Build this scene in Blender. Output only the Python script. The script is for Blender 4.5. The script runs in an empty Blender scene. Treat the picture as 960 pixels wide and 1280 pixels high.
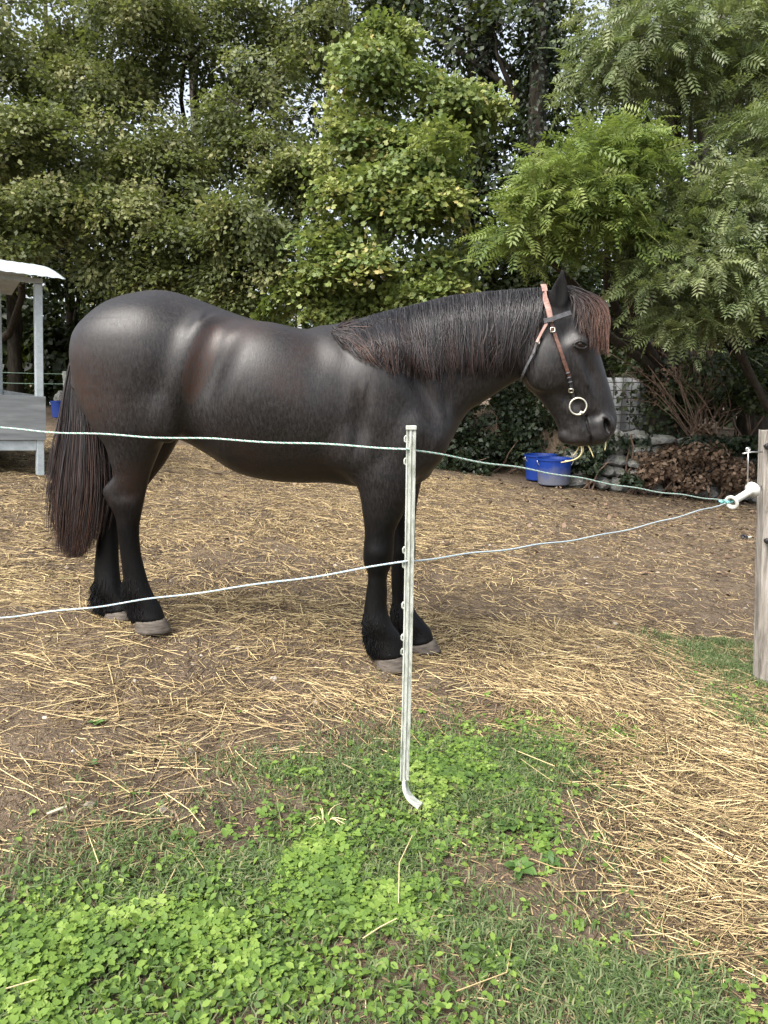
import bpy, math, random
import numpy as np
from mathutils import Vector, Matrix

# ------------------------------------------------------------------ camera, world, sun, exposure
sc = bpy.context.scene
COL = sc.collection
F_PX, HOR, CAM_H = 962.0, 480.0, 1.25          # focal length and horizon in photo pixels (960x1280)
PITCH = math.atan((640 - HOR) / F_PX)
cam = bpy.data.cameras.new('camera')
cam.sensor_fit = 'VERTICAL'; cam.sensor_height = 24.0; cam.lens = 24.0 * F_PX / 1280
cam.clip_start = 0.05; cam.clip_end = 500
camo = bpy.data.objects.new('camera', cam); COL.objects.link(camo)
camo.location = (0, 0, CAM_H); camo.rotation_euler = (math.pi / 2 - PITCH, 0, 0)
sc.camera = camo

SUN_EL, SUN_AZ = math.radians(52), math.radians(222)     # azimuth of the sun, clockwise from +Y
world = bpy.data.worlds.new('World'); sc.world = world; world.use_nodes = True
wn, wl = world.node_tree.nodes, world.node_tree.links
sky = wn.new('ShaderNodeTexSky'); sky.sky_type = 'NISHITA'; sky.sun_disc = False
sky.sun_elevation = SUN_EL; sky.sun_rotation = SUN_AZ; sky.dust_density = 4.0; sky.air_density = 1.0
hs = wn.new('ShaderNodeHueSaturation'); hs.inputs['Saturation'].default_value = 0.42
wl.new(sky.outputs[0], hs.inputs['Color']); wl.new(hs.outputs[0], wn['Background'].inputs['Color'])
wn['Background'].inputs['Strength'].default_value = 0.085
sun = bpy.data.lights.new('sun', 'SUN'); sun.energy = 1.5; sun.angle = math.radians(40); sun.color = (1.0, 0.95, 0.88)
suno = bpy.data.objects.new('sun', sun); COL.objects.link(suno)
sd = Vector((math.sin(SUN_AZ) * math.cos(SUN_EL), math.cos(SUN_AZ) * math.cos(SUN_EL), math.sin(SUN_EL)))
suno.rotation_euler = (-sd).to_track_quat('-Z', 'Y').to_euler(); suno.location = sd * 30
sc.view_settings.view_transform = 'Standard'; sc.view_settings.look = 'None'
sc.view_settings.exposure = 2.12; sc.view_settings.gamma = 1.0
sc.cycles.max_bounces = 6; sc.cycles.diffuse_bounces = 3; sc.cycles.glossy_bounces = 2; sc.cycles.transmission_bounces = 3
sc.cycles.transparent_max_bounces = 4; sc.cycles.denoising_prefilter = 'NONE'

RNG = np.random.default_rng(7)

# ------------------------------------------------------------------ geometry of the view
def ray(u, v):
    a, b = u - 480.0, 640.0 - v
    return np.array([a, b * math.sin(PITCH) + F_PX * math.cos(PITCH), b * math.cos(PITCH) - F_PX * math.sin(PITCH)])
def at(u, v, D):                       # the point that many metres in front of the camera (along +Y)
    d = ray(u, v); return np.array([0, 0, CAM_H]) + d * (D / d[1])
def sst(x, a, b):
    t = np.clip((x - a) / (b - a), 0, 1); return t * t * (3 - 2 * t)
def vnoise(x, y, seed=0):              # value noise in the plane, 0..1
    x = np.asarray(x, float); y = np.asarray(y, float)
    xi, yi = np.floor(x).astype(np.int64), np.floor(y).astype(np.int64); fx, fy = x - xi, y - yi
    fx = fx * fx * (3 - 2 * fx); fy = fy * fy * (3 - 2 * fy)
    def h(i, j):
        n = (i * 374761393 + j * 668265263 + seed * 1442695041) & 0xffffffff
        n = ((n ^ (n >> 13)) * 1274126177) & 0xffffffff
        return ((n ^ (n >> 16)) & 0xffff) / 65535.0
    return (h(xi, yi) * (1 - fx) + h(xi + 1, yi) * fx) * (1 - fy) + (h(xi, yi + 1) * (1 - fx) + h(xi + 1, yi + 1) * fx) * fy
def fbm(x, y, seed=0, o=4):
    s, a, t = 0, 1.0, 0
    for k in range(o):
        s = s + a * vnoise(np.asarray(x) * 2 ** k, np.asarray(y) * 2 ** k, seed + k); t += a; a *= .5
    return s / t
def gbase(x, y):
    x = np.asarray(x, float); y = np.asarray(y, float)
    z = -0.11 * 9 * np.tanh(x / 9)
    yb = 11.75 + 0.9 * (1 - sst(x, 2.2, 2.9))
    return z + 0.85 * sst(y, yb, yb + .45) * sst(x, 1.6, 2.9)
def gz(x, y):
    x = np.asarray(x, float); y = np.asarray(y, float)
    near = 1 - sst(y, 9, 14)
    return gbase(x, y) + near * (0.030 * (fbm(x * 2.2, y * 2.2, 3) - .5) + 0.034 * (fbm(x * 9, y * 9, 11, 3) - .5))
def gpt(u, v):                         # where the sight line meets the ground
    d = ray(u, v); lo, hi = 0.0, 0.1
    for _ in range(60):
        t = (lo + hi) / 2; q = np.array([0, 0, CAM_H]) + t * d
        if q[2] > float(gbase(q[0], q[1])): lo = t
        else: hi = t
    return np.array([0, 0, CAM_H]) + t * d

# ------------------------------------------------------------------ helpers: meshes and tags
def fast_mesh(name, V, T, attrs=None, smooth=False):
    V = np.asarray(V, np.float32).reshape(-1, 3); T = np.asarray(T, np.int32)
    k = T.shape[1]; m = bpy.data.meshes.new(name)
    m.vertices.add(len(V)); m.vertices.foreach_set('co', V.ravel())
    m.loops.add(T.size); m.loops.foreach_set('vertex_index', T.ravel())
    m.polygons.add(len(T)); m.polygons.foreach_set('loop_start', np.arange(0, T.size, k, dtype=np.int32))
    if smooth: m.polygons.foreach_set('use_smooth', np.ones(len(T), bool))
    for n, a in (attrs or {}).items():
        at_ = m.attributes.new(n, 'FLOAT', 'POINT'); at_.data.foreach_set('value', np.asarray(a, np.float32).ravel())
    m.update(calc_edges=True); return m
def link(name, mesh, mat=None, parent=None):
    o = bpy.data.objects.new(name, mesh); COL.objects.link(o)
    if mat is not None and not mesh.materials: mesh.materials.append(mat)
    if parent is not None: o.parent = parent
    return o
def tag(o, label=None, cat=None, group=None, kind=None):
    if label: o['label'] = label
    if cat: o['category'] = cat
    if group: o['group'] = group
    if kind: o['kind'] = kind
    return o
def empty(name, loc=(0, 0, 0), rz=0.0):
    o = bpy.data.objects.new(name, None); COL.objects.link(o); o.empty_display_size = .1
    o.location = loc; o.rotation_euler = (0, 0, rz); return o
class MB:                               # collects simple shapes into one mesh
    def __init__(s): s.v = []; s.f = []
    def add(s, V, F):
        n = len(s.v); s.v += [tuple(map(float, p)) for p in V]; s.f += [tuple(i + n for i in q) for q in F]
    def box(s, lo, hi, M=None):
        x0, y0, z0 = lo; x1, y1, z1 = hi
        V = [(x0, y0, z0), (x1, y0, z0), (x1, y1, z0), (x0, y1, z0), (x0, y0, z1), (x1, y0, z1), (x1, y1, z1), (x0, y1, z1)]
        if M is not None: V = [M @ Vector(p) for p in V]
        s.add(V, [(0, 3, 2, 1), (4, 5, 6, 7), (0, 1, 5, 4), (1, 2, 6, 5), (2, 3, 7, 6), (3, 0, 4, 7)])
    def tube(s, pts, rad, n=8, cap=True, prof=None):
        P = np.asarray(pts, float); K = len(P); rad = np.broadcast_to(np.asarray(rad, float), (K,))
        T = np.gradient(P, axis=0); T /= np.linalg.norm(T, axis=1)[:, None] + 1e-12
        ref = np.array([0, 0, 1.0]) if abs(T[0][2]) < .9 else np.array([1.0, 0, 0])
        A = np.cross(T[0], ref); A /= np.linalg.norm(A); V = []
        for i in range(K):
            A = A - T[i] * (A @ T[i]); A /= np.linalg.norm(A); B = np.cross(T[i], A)
            for j in range(n):
                w = 2 * math.pi * j / n; q = 1.0 if prof is None else prof[j]
                V.append(P[i] + (A * math.cos(w) + B * math.sin(w)) * rad[i] * q)
        Fc = [(i * n + j, i * n + (j + 1) % n, (i + 1) * n + (j + 1) % n, (i + 1) * n + j) for i in range(K - 1) for j in range(n)]
        if cap: Fc += [tuple(range(n - 1, -1, -1)), tuple((K - 1) * n + j for j in range(n))]
        s.add(V, Fc)
    def lathe(s, prof, n=20, M=None, cap=(True, True)):
        V = [(r * math.cos(2 * math.pi * j / n), r * math.sin(2 * math.pi * j / n), z) for r, z in prof for j in range(n)]
        if M is not None: V = [M @ Vector(p) for p in V]
        K = len(prof)
        Fc = [(i * n + j, i * n + (j + 1) % n, (i + 1) * n + (j + 1) % n, (i + 1) * n + j) for i in range(K - 1) for j in range(n)]
        if cap[0]: Fc.append(tuple(range(n - 1, -1, -1)))
        if cap[1]: Fc.append(tuple((K - 1) * n + j for j in range(n)))
        s.add(V, Fc)
    def build(s, name, mat, parent=None, smooth=False, bevel=0.0, loc=None):
        m = bpy.data.meshes.new(name); V = s.v
        if loc is not None: V = [(p[0] - loc[0], p[1] - loc[1], p[2] - loc[2]) for p in V]
        m.from_pydata(V, [], s.f); m.update()
        if smooth: m.polygons.foreach_set('use_smooth', np.ones(len(m.polygons), bool))
        o = link(name, m, mat, parent)
        if loc is not None: o.location = loc
        if bevel:
            b = o.modifiers.new('bevel', 'BEVEL'); b.width = bevel; b.segments = 2; b.limit_method = 'ANGLE'
        return o

# ------------------------------------------------------------------ materials
def mat(name, base=(.5, .5, .5), rough=.7, metal=0.0, spec=.4):
    m = bpy.data.materials.new(name); m.use_nodes = True
    b = m.node_tree.nodes['Principled BSDF']
    b.inputs['Base Color'].default_value = (*base, 1); b.inputs['Roughness'].default_value = rough
    b.inputs['Metallic'].default_value = metal; b.inputs['Specular IOR Level'].default_value = spec
    return m
class NT:                               # short-hand for building node trees
    def __init__(s, m): s.t = m.node_tree; s.b = s.t.nodes['Principled BSDF']; s.out = s.t.nodes['Material Output']
    def n(s, k, **kw):
        q = s.t.nodes.new('ShaderNode' + k)
        for a, v in kw.items(): setattr(q, a, v)
        return q
    def l(s, a, b): s.t.links.new(a, b)
    def coord(s, scale=(1, 1, 1), kind='Object'):
        c = s.n('TexCoord'); mp = s.n('Mapping'); mp.inputs['Scale'].default_value = scale
        s.l(c.outputs[kind], mp.inputs['Vector']); return mp.outputs[0]
    def noise(s, vec, scale, detail=4, rough=.55):
        q = s.n('TexNoise'); q.inputs['Scale'].default_value = scale; q.inputs['Detail'].default_value = detail
        q.inputs['Roughness'].default_value = rough
        if vec is not None: s.l(vec, q.inputs['Vector'])
        return q.outputs['Fac']
    def ramp(s, fac, stops):
        q = s.n('ValToRGB'); e = q.color_ramp.elements
        while len(e) < len(stops): e.new(.5)
        for i, (p, c) in enumerate(stops): e[i].position = p; e[i].color = (*c, 1) if len(c) == 3 else c
        s.l(fac, q.inputs[0]); return q.outputs[0]
    def mix(s, f, a, b, mode='MIX'):
        q = s.n('Mix', data_type='RGBA', blend_type=mode)
        for i, x in ((0, f), (6, a), (7, b)):
            if isinstance(x, (int, float)): q.inputs[i].default_value = x
            elif isinstance(x, tuple): q.inputs[i].default_value = (*x, 1)
            else: s.l(x, q.inputs[i])
        return q.outputs[2]
    def attr(s, name): q = s.n('Attribute'); q.attribute_name = name; return q.outputs['Fac']
    def math(s, op, a, b=0.0):
        q = s.n('Math', operation=op)
        for i, x in ((0, a), (1, b)):
            if isinstance(x, (int, float)): q.inputs[i].default_value = x
            else: s.l(x, q.inputs[i])
        return q.outputs[0]
    def bump(s, h, strength=.3, dist=.01):
        q = s.n('Bump'); q.inputs['Strength'].default_value = strength; q.inputs['Distance'].default_value = dist
        s.l(h, q.inputs['Height']); s.l(q.outputs[0], s.b.inputs['Normal'])
    def base(s, c): s.l(c, s.b.inputs['Base Color'])

def leaf_mat(name, stops, trans=.35, rough=.5, spec=.35):
    m = mat(name, rough=rough, spec=spec); t = NT(m)
    c = t.ramp(t.attr('rnd'), stops); t.base(c)
    tr = t.n('BsdfTranslucent'); t.l(t.mix(.35, c, (.25, .32, .03)), tr.inputs[0])
    mx = t.n('MixShader'); mx.inputs[0].default_value = trans
    t.l(t.b.outputs[0], mx.inputs[1]); t.l(tr.outputs[0], mx.inputs[2]); t.l(mx.outputs[0], t.out.inputs[0])
    return m
def rnd_mat(name, stops, rough=.8, spec=.2):
    m = mat(name, rough=rough, spec=spec); t = NT(m); t.base(t.ramp(t.attr('rnd'), stops)); return m

M = {}
M['maple'] = leaf_mat('maple_leaf', [(0, (.035, .050, .018)), (.45, (.11, .132, .048)), (.8, (.22, .228, .095)), (1, (.34, .31, .15))])
M['maple_bright'] = leaf_mat('bright_maple_leaf', [(0, (.065, .11, .03)), (.5, (.165, .215, .06)), (.85, (.29, .31, .10)), (1, (.46, .37, .15))])
M['dark'] = leaf_mat('shade_dark_leaf', [(0, (.008, .014, .005)), (.6, (.022, .036, .011)), (1, (.05, .068, .022))], .2)  # shade of the wood put into the leaf colour; dark evergreen shares it
M['ash'] = leaf_mat('ash_leaf', [(0, (.07, .115, .028)), (.6, (.175, .235, .06)), (1, (.33, .36, .13))], .4)
M['ash_grey'] = leaf_mat('grey_ash_leaf', [(0, (.075, .105, .04)), (.6, (.16, .20, .08)), (1, (.28, .30, .15))], .35, .45, .5)
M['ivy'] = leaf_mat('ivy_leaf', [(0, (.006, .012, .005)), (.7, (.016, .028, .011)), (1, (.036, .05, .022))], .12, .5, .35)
M['dead'] = rnd_mat('dead_leaf', [(0, (.045, .030, .02)), (.6, (.115, .075, .048)), (1, (.23, .165, .115))])
M['clover'] = leaf_mat('clover_leaf', [(0, (.06, .09, .028)), (.25, (.085, .155, .035)), (.6, (.16, .255, .045)), (.93, (.29, .39, .10)), (1, (.40, .36, .14))], .35, .6, .25)
M['grass'] = leaf_mat('grass_blade', [(0, (.05, .09, .03)), (.5, (.11, .165, .06)), (.85, (.18, .22, .11)), (1, (.27, .24, .13))], .35, .65, .2)
M['straw'] = rnd_mat('straw', [(0, (.06, .040, .025)), (.35, (.20, .145, .080)), (.75, (.45, .34, .175)), (1, (.68, .56, .31))], .7, .2)
def bark(name, a, b):
    m = mat(name, rough=.9, spec=.2); t = NT(m); v = t.coord((6, 6, 1.2)); f = t.noise(v, 3, 6, .6)
    t.base(t.ramp(f, [(.3, a), (.7, b)])); t.bump(f, .8, .03); return m
M['bark'] = bark('bark_brown', (.02, .017, .013), (.07, .06, .046))
M['bark_pale'] = bark('bark_pale', (.12, .115, .09), (.30, .29, .25))
M['twig'] = bark('twig_brown', (.10, .065, .045), (.22, .16, .12))

# ground
g = mat('dirt', rough=.95, spec=.15); t = NT(g); v = t.coord()
n1, n2, n3 = t.noise(v, 1.1, 5, .6), t.noise(v, 9, 6, .62), t.noise(v, 60, 4, .6)
c1 = t.ramp(n2, [(.28, (.055, .039, .028)), (.5, (.13, .096, .068)), (.72, (.24, .19, .138))])
c2 = t.ramp(n3, [(.3, (.08, .06, .044)), (.7, (.25, .195, .14))])
c = t.mix(.45, c1, c2)
c = t.mix(t.ramp(n1, [(.42, (0, 0, 0)), (.62, (.4, .4, .4))]), c, (.20, .15, .095))
t.base(t.mix(1.0, c, t.ramp(t.noise(v, 2.3, 6, .7), [(.3, (.55, .55, .55)), (.7, (.95, .95, .95))]), 'MULTIPLY')); t.bump(t.math('ADD', n2, t.math('MULTIPLY', n3, .9)), 1.0, .03); M['dirt'] = g

# ------------------------------------------------------------------ the ground: one sheet, fine near the camera
ys = np.concatenate([np.linspace(-6, 0.9, 20), np.linspace(1.0, 5.0, 210), 5.0 + 8 * np.linspace(0, 1, 120)[1:] ** 1.2,
                     np.linspace(13.5, 40, 34), [60, 100, 200]])
xs = np.concatenate([[-200, -100, -60, -40], np.linspace(-30, -6.5, 26), -6.2 + np.linspace(0, 1, 60) * 3.9, np.linspace(-2.2, 2.6, 210),
                     2.7 + np.linspace(0, 1, 60) * 4.0, np.linspace(7, 30, 26), [40, 60, 100, 200]])
GX, GY = np.meshgrid(xs, ys); GZ = gz(GX, GY); nx, ny = len(xs), len(ys)
ii = (np.arange(ny - 1)[:, None] * nx + np.arange(nx - 1)[None]).ravel()
go = link('ground', fast_mesh('ground', np.stack([GX, GY, GZ], -1), np.stack([ii, ii + 1, ii + nx + 1, ii + nx], 1), smooth=True), M['dirt'])
tag(go, 'brown trampled dirt of the paddock', kind='structure')

# ------------------------------------------------------------------ the horse: one continuous skin grown from cross-sections
HP0 = np.array([0.12, 3.41, 0.0]); YAW = math.radians(-4.2)
cy, sy = math.cos(YAW), math.sin(YAW)
def to_world(L):
    L = np.asarray(L, float); return np.stack([HP0[0] + cy * L[..., 0] - sy * L[..., 1], HP0[1] + sy * L[..., 0] + cy * L[..., 1], L[..., 2]], -1)
def to_local(W):
    W = np.asarray(W, float); dx, dy = W[..., 0] - HP0[0], W[..., 1] - HP0[1]
    return np.stack([cy * dx + sy * dy, -sy * dx + cy * dy, W[..., 2]], -1)
CAML = to_local(np.array([0, 0, CAM_H]))
def ray_local(u, v):
    d = ray(u, v); return np.array([cy * d[0] + sy * d[1], -sy * d[0] + cy * d[1], d[2]])
def hp(u, v, lat=0.0):                  # a photo point on the plane of the horse at that lateral offset
    d = ray_local(u, v); return CAML + d * ((lat - CAML[1]) / d[1])

def cat(S, n=5):                        # Catmull-Rom through the rows of S
    S = np.asarray(S, float); P = np.vstack([2 * S[0] - S[1], S, 2 * S[-1] - S[-2]]); out = []
    for i in range(1, len(P) - 2):
        for tt in np.linspace(0, 1, n, endpoint=False):
            p0, p1, p2, p3 = P[i - 1:i + 3]
            out.append(.5 * (2 * p1 + (p2 - p0) * tt + (2 * p0 - 5 * p1 + 4 * p2 - p3) * tt ** 2 + (3 * p1 - p0 - 3 * p2 + p3) * tt ** 3))
    out.append(S[-1]); return np.array(out)

class Loft:
    def __init__(s, rows, cap0=.05, cap1=.05, n=4):   # rows: uA vA uB vB half_width lateral
        R = []
        for (ua, va, ub, vb, b, y0) in rows:
            A, B = hp(ua, va, y0), hp(ub, vb, y0); R.append([A[0], A[2], B[0], B[2], b, y0])
        R = cat(R, n)
        A, B = R[:, 0:2], R[:, 2:4]; s.c = (A + B) / 2; d = A - B; s.a = np.linalg.norm(d, axis=1) / 2; s.nv = d / (2 * s.a[:, None])
        s.tv = np.stack([s.nv[:, 1], -s.nv[:, 0]], 1)
        if ((s.c[-1] - s.c[0]) @ s.tv.mean(0)) < 0: s.tv = -s.tv
        s.b = np.maximum(R[:, 4], .004); s.y = R[:, 5]; s.caps = (cap0, cap1)
        m = max(s.a.max(), s.b.max()); e = .10
        xs_ = np.concatenate([A[:, 0], B[:, 0]]); zs_ = np.concatenate([A[:, 1], B[:, 1]])
        s.lo = np.array([xs_.min(), (s.y - s.b).min(), zs_.min()]) - e; s.hi = np.array([xs_.max(), (s.y + s.b).max(), zs_.max()]) + e
    def part(s, P, i, t, es, cap):
        c = s.c[i] + (s.c[min(i + 1, len(s.c) - 1)] - s.c[i]) * t[:, None] if t is not None else s.c[i]
        j = min(i + 1, len(s.c) - 1); tt = t if t is not None else 0.0
        nv = s.nv[i] + (s.nv[j] - s.nv[i]) * (tt[:, None] if t is not None else 0.0)
        a = s.a[i] + (s.a[j] - s.a[i]) * tt; b = s.b[i] + (s.b[j] - s.b[i]) * tt; y0 = s.y[i] + (s.y[j] - s.y[i]) * tt
        dx, dz = P[:, 0] - (c[..., 0]), P[:, 2] - (c[..., 1])
        dn = dx * nv[..., 0] + dz * nv[..., 1]; dy = P[:, 1] - y0
        k0 = (dn / a) ** 2 + (dy / b) ** 2; k1 = (dn / a ** 2) ** 2 + (dy / b ** 2) ** 2
        if es is not None: k0 = k0 + (es / cap) ** 2; k1 = k1 + (es / cap ** 2) ** 2
        k0 = np.sqrt(k0); return k0 * (k0 - 1) / (np.sqrt(k1) + 1e-9)
    def __call__(s, Q):
        out = np.full(len(Q), .3, np.float64)
        idx = np.nonzero(np.all((Q > s.lo) & (Q < s.hi), axis=1))[0]
        if not len(idx): return out
        P = Q[idx]; r = np.full(len(P), .3); M_ = len(s.c)
        S = (P[:, 0, None] - s.c[None, :, 0]) * s.tv[None, :, 0] + (P[:, 2, None] - s.c[None, :, 1]) * s.tv[None, :, 1]
        w = np.nonzero(S[:, 0] <= 0)[0]
        if len(w): r[w] = np.minimum(r[w], s.part(P[w], 0, None, S[w, 0], s.caps[0]))
        w = np.nonzero(S[:, -1] >= 0)[0]
        if len(w): r[w] = np.minimum(r[w], s.part(P[w], M_ - 1, None, S[w, -1], s.caps[1]))
        for i in range(M_ - 1):
            w = np.nonzero((S[:, i] >= 0) & (S[:, i + 1] <= 0))[0]
            if len(w):
                t = S[w, i] / (S[w, i] - S[w, i + 1] + 1e-12); r[w] = np.minimum(r[w], s.part(P[w], i, t, None, 1))
        out[idx] = r; return out
def smin(a, b, k):
    h = np.maximum(k - np.abs(a - b), 0) / k; return np.minimum(a, b) - h * h * k * .25
def smax(a, b, k): return -smin(-a, -b, k)
class Ell:
    def __init__(s, u, v, lat, r, rot=0.0):   # rot turns it in the side view, degrees
        s.c = hp(u, v, lat); s.r = np.array(r); w = math.radians(rot); s.cs, s.sn = math.cos(w), math.sin(w)
        s.lim = max(r) + .1
    def __call__(s, P):
        out = np.full(len(P), .3); d = P - s.c; w = np.nonzero(np.all(np.abs(d) < s.lim, axis=1))[0]
        if len(w):
            d = d[w]; q = np.stack([d[:, 0] * s.cs + d[:, 2] * s.sn, d[:, 1], -d[:, 0] * s.sn + d[:, 2] * s.cs], 1)
            k0 = np.sqrt(((q / s.r) ** 2).sum(1)); k1 = np.sqrt(((q / s.r ** 2) ** 2).sum(1)) + 1e-9
            out[w] = k0 * (k0 - 1) / k1
        return out

trunk = Loft([(104, 412, 101, 475, .08, 0), (116, 391, 112, 520, .17, 0), (142, 374, 142, 545, .235, 0), (175, 365, 175, 548, .262, 0),
              (205, 363, 205, 545, .268, 0), (235, 370, 233, 552, .245, 0), (265, 381, 262, 568, .25, 0), (300, 394, 298, 590, .292, 0),
              (340, 406, 338, 600, .315, 0), (380, 411, 378, 603, .31, 0), (415, 411, 412, 603, .285, 0), (450, 404, 450, 608, .25, 0),
              (488, 402, 490, 612, .225, 0), (522, 425, 524, 602, .195, 0), (546, 465, 548, 574, .14, 0), (557, 505, 558, 545, .07, 0)], .035, .03)
neck = Loft([(418, 414, 535, 580, .20, 0), (462, 404, 561, 538, .165, 0), (508, 387, 584, 515, .13, 0), (560, 374, 608, 500, .105, 0),
             (610, 368, 632, 484, .09, 0), (652, 365, 652, 471, .082, 0), (684, 366, 668, 452, .075, 0)], .06, .06)
head = Loft([(704, 362, 666, 425, .070, 0), (724, 380, 655, 462, .092, 0), (738, 405, 656, 481, .104, 0), (747, 433, 667, 492, .098, 0),
             (755, 460, 679, 505, .083, 0), (762, 484, 690, 520, .066, 0), (768, 506, 697, 534, .058, 0), (771, 523, 702, 546, .060, 0),
             (768, 540, 708, 553, .054, 0), (758, 550, 716, 556, .040, 0)], .05, .014)
dock = Loft([(112, 425, 104, 440, .03, 0), (98, 436, 104, 462, .034, 0), (91, 468, 103, 475, .026, 0), (89, 500, 98, 502, .018, 0)], .03, .02)
near_hind = Loft([(238, 430, 108, 430, .10, -.13), (228, 485, 101, 485, .125, -.15), (214, 528, 116, 532, .115, -.15), (201, 558, 132, 555, .09, -.145),
                  (192, 580, 139, 578, .07, -.135), (186, 598, 142, 595, .055, -.125), (182, 616, 129, 612, .048, -.115), (179, 630, 135, 628, .050, -.112), (175.5, 647, 144, 643, .043, -.105),
                  (173.5, 662, 147, 660, .040, -.10), (175.5, 690, 150.5, 690, .035, -.095), (182, 718, 154, 718, .038, -.09), (189, 739, 156.5, 741, .046, -.085),
                  (200, 757, 163, 758, .043, -.085), (206, 773, 167, 773, .05, -.085)], .06, .012)
far_hind = Loft([(240, 430, 115, 430, .10, .13), (238, 490, 112, 488, .12, .15), (226, 540, 124, 525, .115, .15), (209, 574, 130, 555, .088, .14),
                 (191, 598, 132, 580, .066, .13), (178, 615, 132, 598, .054, .115), (168, 628, 121, 611, .048, .10), (161, 640, 124, 630, .050, .095), (153, 650, 123, 645, .043, .085),
                 (149, 662, 122, 660, .040, .08), (148, 690, 120, 690, .035, .07), (149, 712, 118, 716, .038, .065), (152, 733, 121, 740, .045, .06),
                 (160, 748, 130, 753, .042, .06), (167, 759, 131, 764, .05, .06)], .06, .012)
near_fore = Loft([(528, 530, 425, 530, .09, -.13), (524, 575, 435, 585, .09, -.15), (514, 612, 448, 612, .078, -.155), (505, 640, 453, 640, .068, -.15),
                  (494, 664, 456, 666, .056, -.147), (492.5, 684, 454.5, 684, .058, -.145), (490, 704, 454.5, 702, .053, -.145), (484, 720, 460, 718, .040, -.145),
                  (484, 740, 457.5, 742, .036, -.145), (484, 760, 455, 762, .039, -.145), (490, 779, 454, 784, .048, -.145), (501, 795, 460, 803, .043, -.145),
                  (507, 817, 468, 821, .052, -.145)], .06, .012)
far_fore = Loft([(545, 535, 440, 540, .08, .12), (533, 585, 455, 588, .085, .14), (526, 606, 474, 608, .076, .145), (521, 632, 482, 632, .066, .145),
                 (519, 660, 488, 660, .058, .145), (519, 688, 489, 688, .055, .145), (518, 706, 489, 705, .05, .145), (516, 728, 489, 726, .042, .145),
                 (515, 752, 490, 750, .034, .145), (520, 765, 489, 770, .042, .145), (529, 776, 493, 784, .047, .145), (538, 787, 503, 795, .043, .145),
                 (542, 799, 509, 804, .052, .145)], .06, .012)
ear_n = Loft([(707, 390, 685, 390, .016, -.062), (710, 374, 686, 375, .026, -.066), (709, 358, 690, 360, .020, -.07), (706, 345, 697, 347, .010, -.072), (704.5, 337, 702, 337, .004, -.074)], .02, .008)
ear_f = Loft([(705, 392, 687, 392, .016, .062), (707, 376, 688, 377, .026, .066), (706, 362, 691, 363, .020, .07), (704, 351, 697, 352, .010, .072), (703, 345, 701, 345, .004, .074)], .02, .008)
SIDE = (-1, 1)
ADD = []      # muscle masses: (ellipsoid, blend)
SUB = []
for s_ in SIDE:
    ADD += [(Ell(165, 440, s_ * .15, (.26, .135, .20), 0), .07), (Ell(200, 520, s_ * .19, (.07, .065, .11), 20), .06),     # thigh, stifle
            (Ell(470, 490, s_ * .17, (.12, .075, .24), -14), .07), (Ell(440, 560, s_ * .19, (.10, .06, .085), 10), .06),   # shoulder, triceps
            (Ell(537, 548, s_ * .10, (.085, .095, .13), -10), .06),                                                        # breast
            (Ell(510, 545, s_ * .18, (.06, .05, .10), -30), .05),
            (Ell(683, 458, s_ * .072, (.085, .032, .10), -20), .04),                                                       # cheek
            (Ell(727, 462, s_ * .080, (.011, .014, .085), 26), .022),                                                       # facial crest
            (Ell(725, 428, s_ * .086, (.036, .020, .026), 10), .03), # eye
            (Ell(758, 531, s_ * .050, (.034, .020, .042), 20), .02),                                                       # nostril wing
            (Ell(748, 545, s_ * .030, (.045, .030, .032), 0), .02),                                                        # upper lip
            (Ell(722, 549, s_ * .022, (.045, .026, .022), 8), .016), (Ell(708, 545, 0, (.032, .03, .028), 0), .02)]
    ADD += [(Ell(232, 466, s_ * .185, (.034, .064, .22), -21), .08), (Ell(330, 485, s_ * .12, (.26, .205, .27), 0), .06), (Ell(473 if s_ < 0 else 504, 690 if s_ < 0 else 687, s_ * .150, (.050, .052, .05), 0), .02)]
    SUB += [(Ell(258, 466, s_ * .336, (.034, .074, .17), -22), .10), (Ell(447, 540, s_ * .32, (.02, .07, .14), -6), .05),                                                       # hollow of the flank
            (Ell(759.5, 533, s_ * .066, (.014, .040, .036), 16), .008),                                                     # nostril
            (Ell(532, 490, s_ * .215, (.03, .06, .13), 30), .07),                                                        # groove of neck and shoulder
            (Ell(744, 472, s_ * .102, (.026, .042, .10), 24), .03),
            (Ell(714, 500, s_ * .096, (.06, .045, .032), -40), .03), (Ell(744, 520, s_ * .085, (.03, .035, .02), 20), .02), (Ell(708, 415, s_ * .125, (.03, .04, .05), -30), .03)]
SUB += [(Ell(701, 363, -.100, (.022, .030, .070), 4), .006)]
MOUTH = np.array([hp(u, v)[[0, 2]] for u, v in ((726, 512), (730, 520), (731, 530), (734, 540), (737, 549), (737, 562))])
def polyd(P2, L):
    best = np.full(len(P2), 9.0)
    for a, b in zip(L[:-1], L[1:]):
        ab = b - a; t_ = np.clip(((P2 - a) @ ab) / (ab @ ab), 0, 1); best = np.minimum(best, np.linalg.norm(P2 - a - t_[:, None] * ab, axis=1))
    return best
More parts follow.
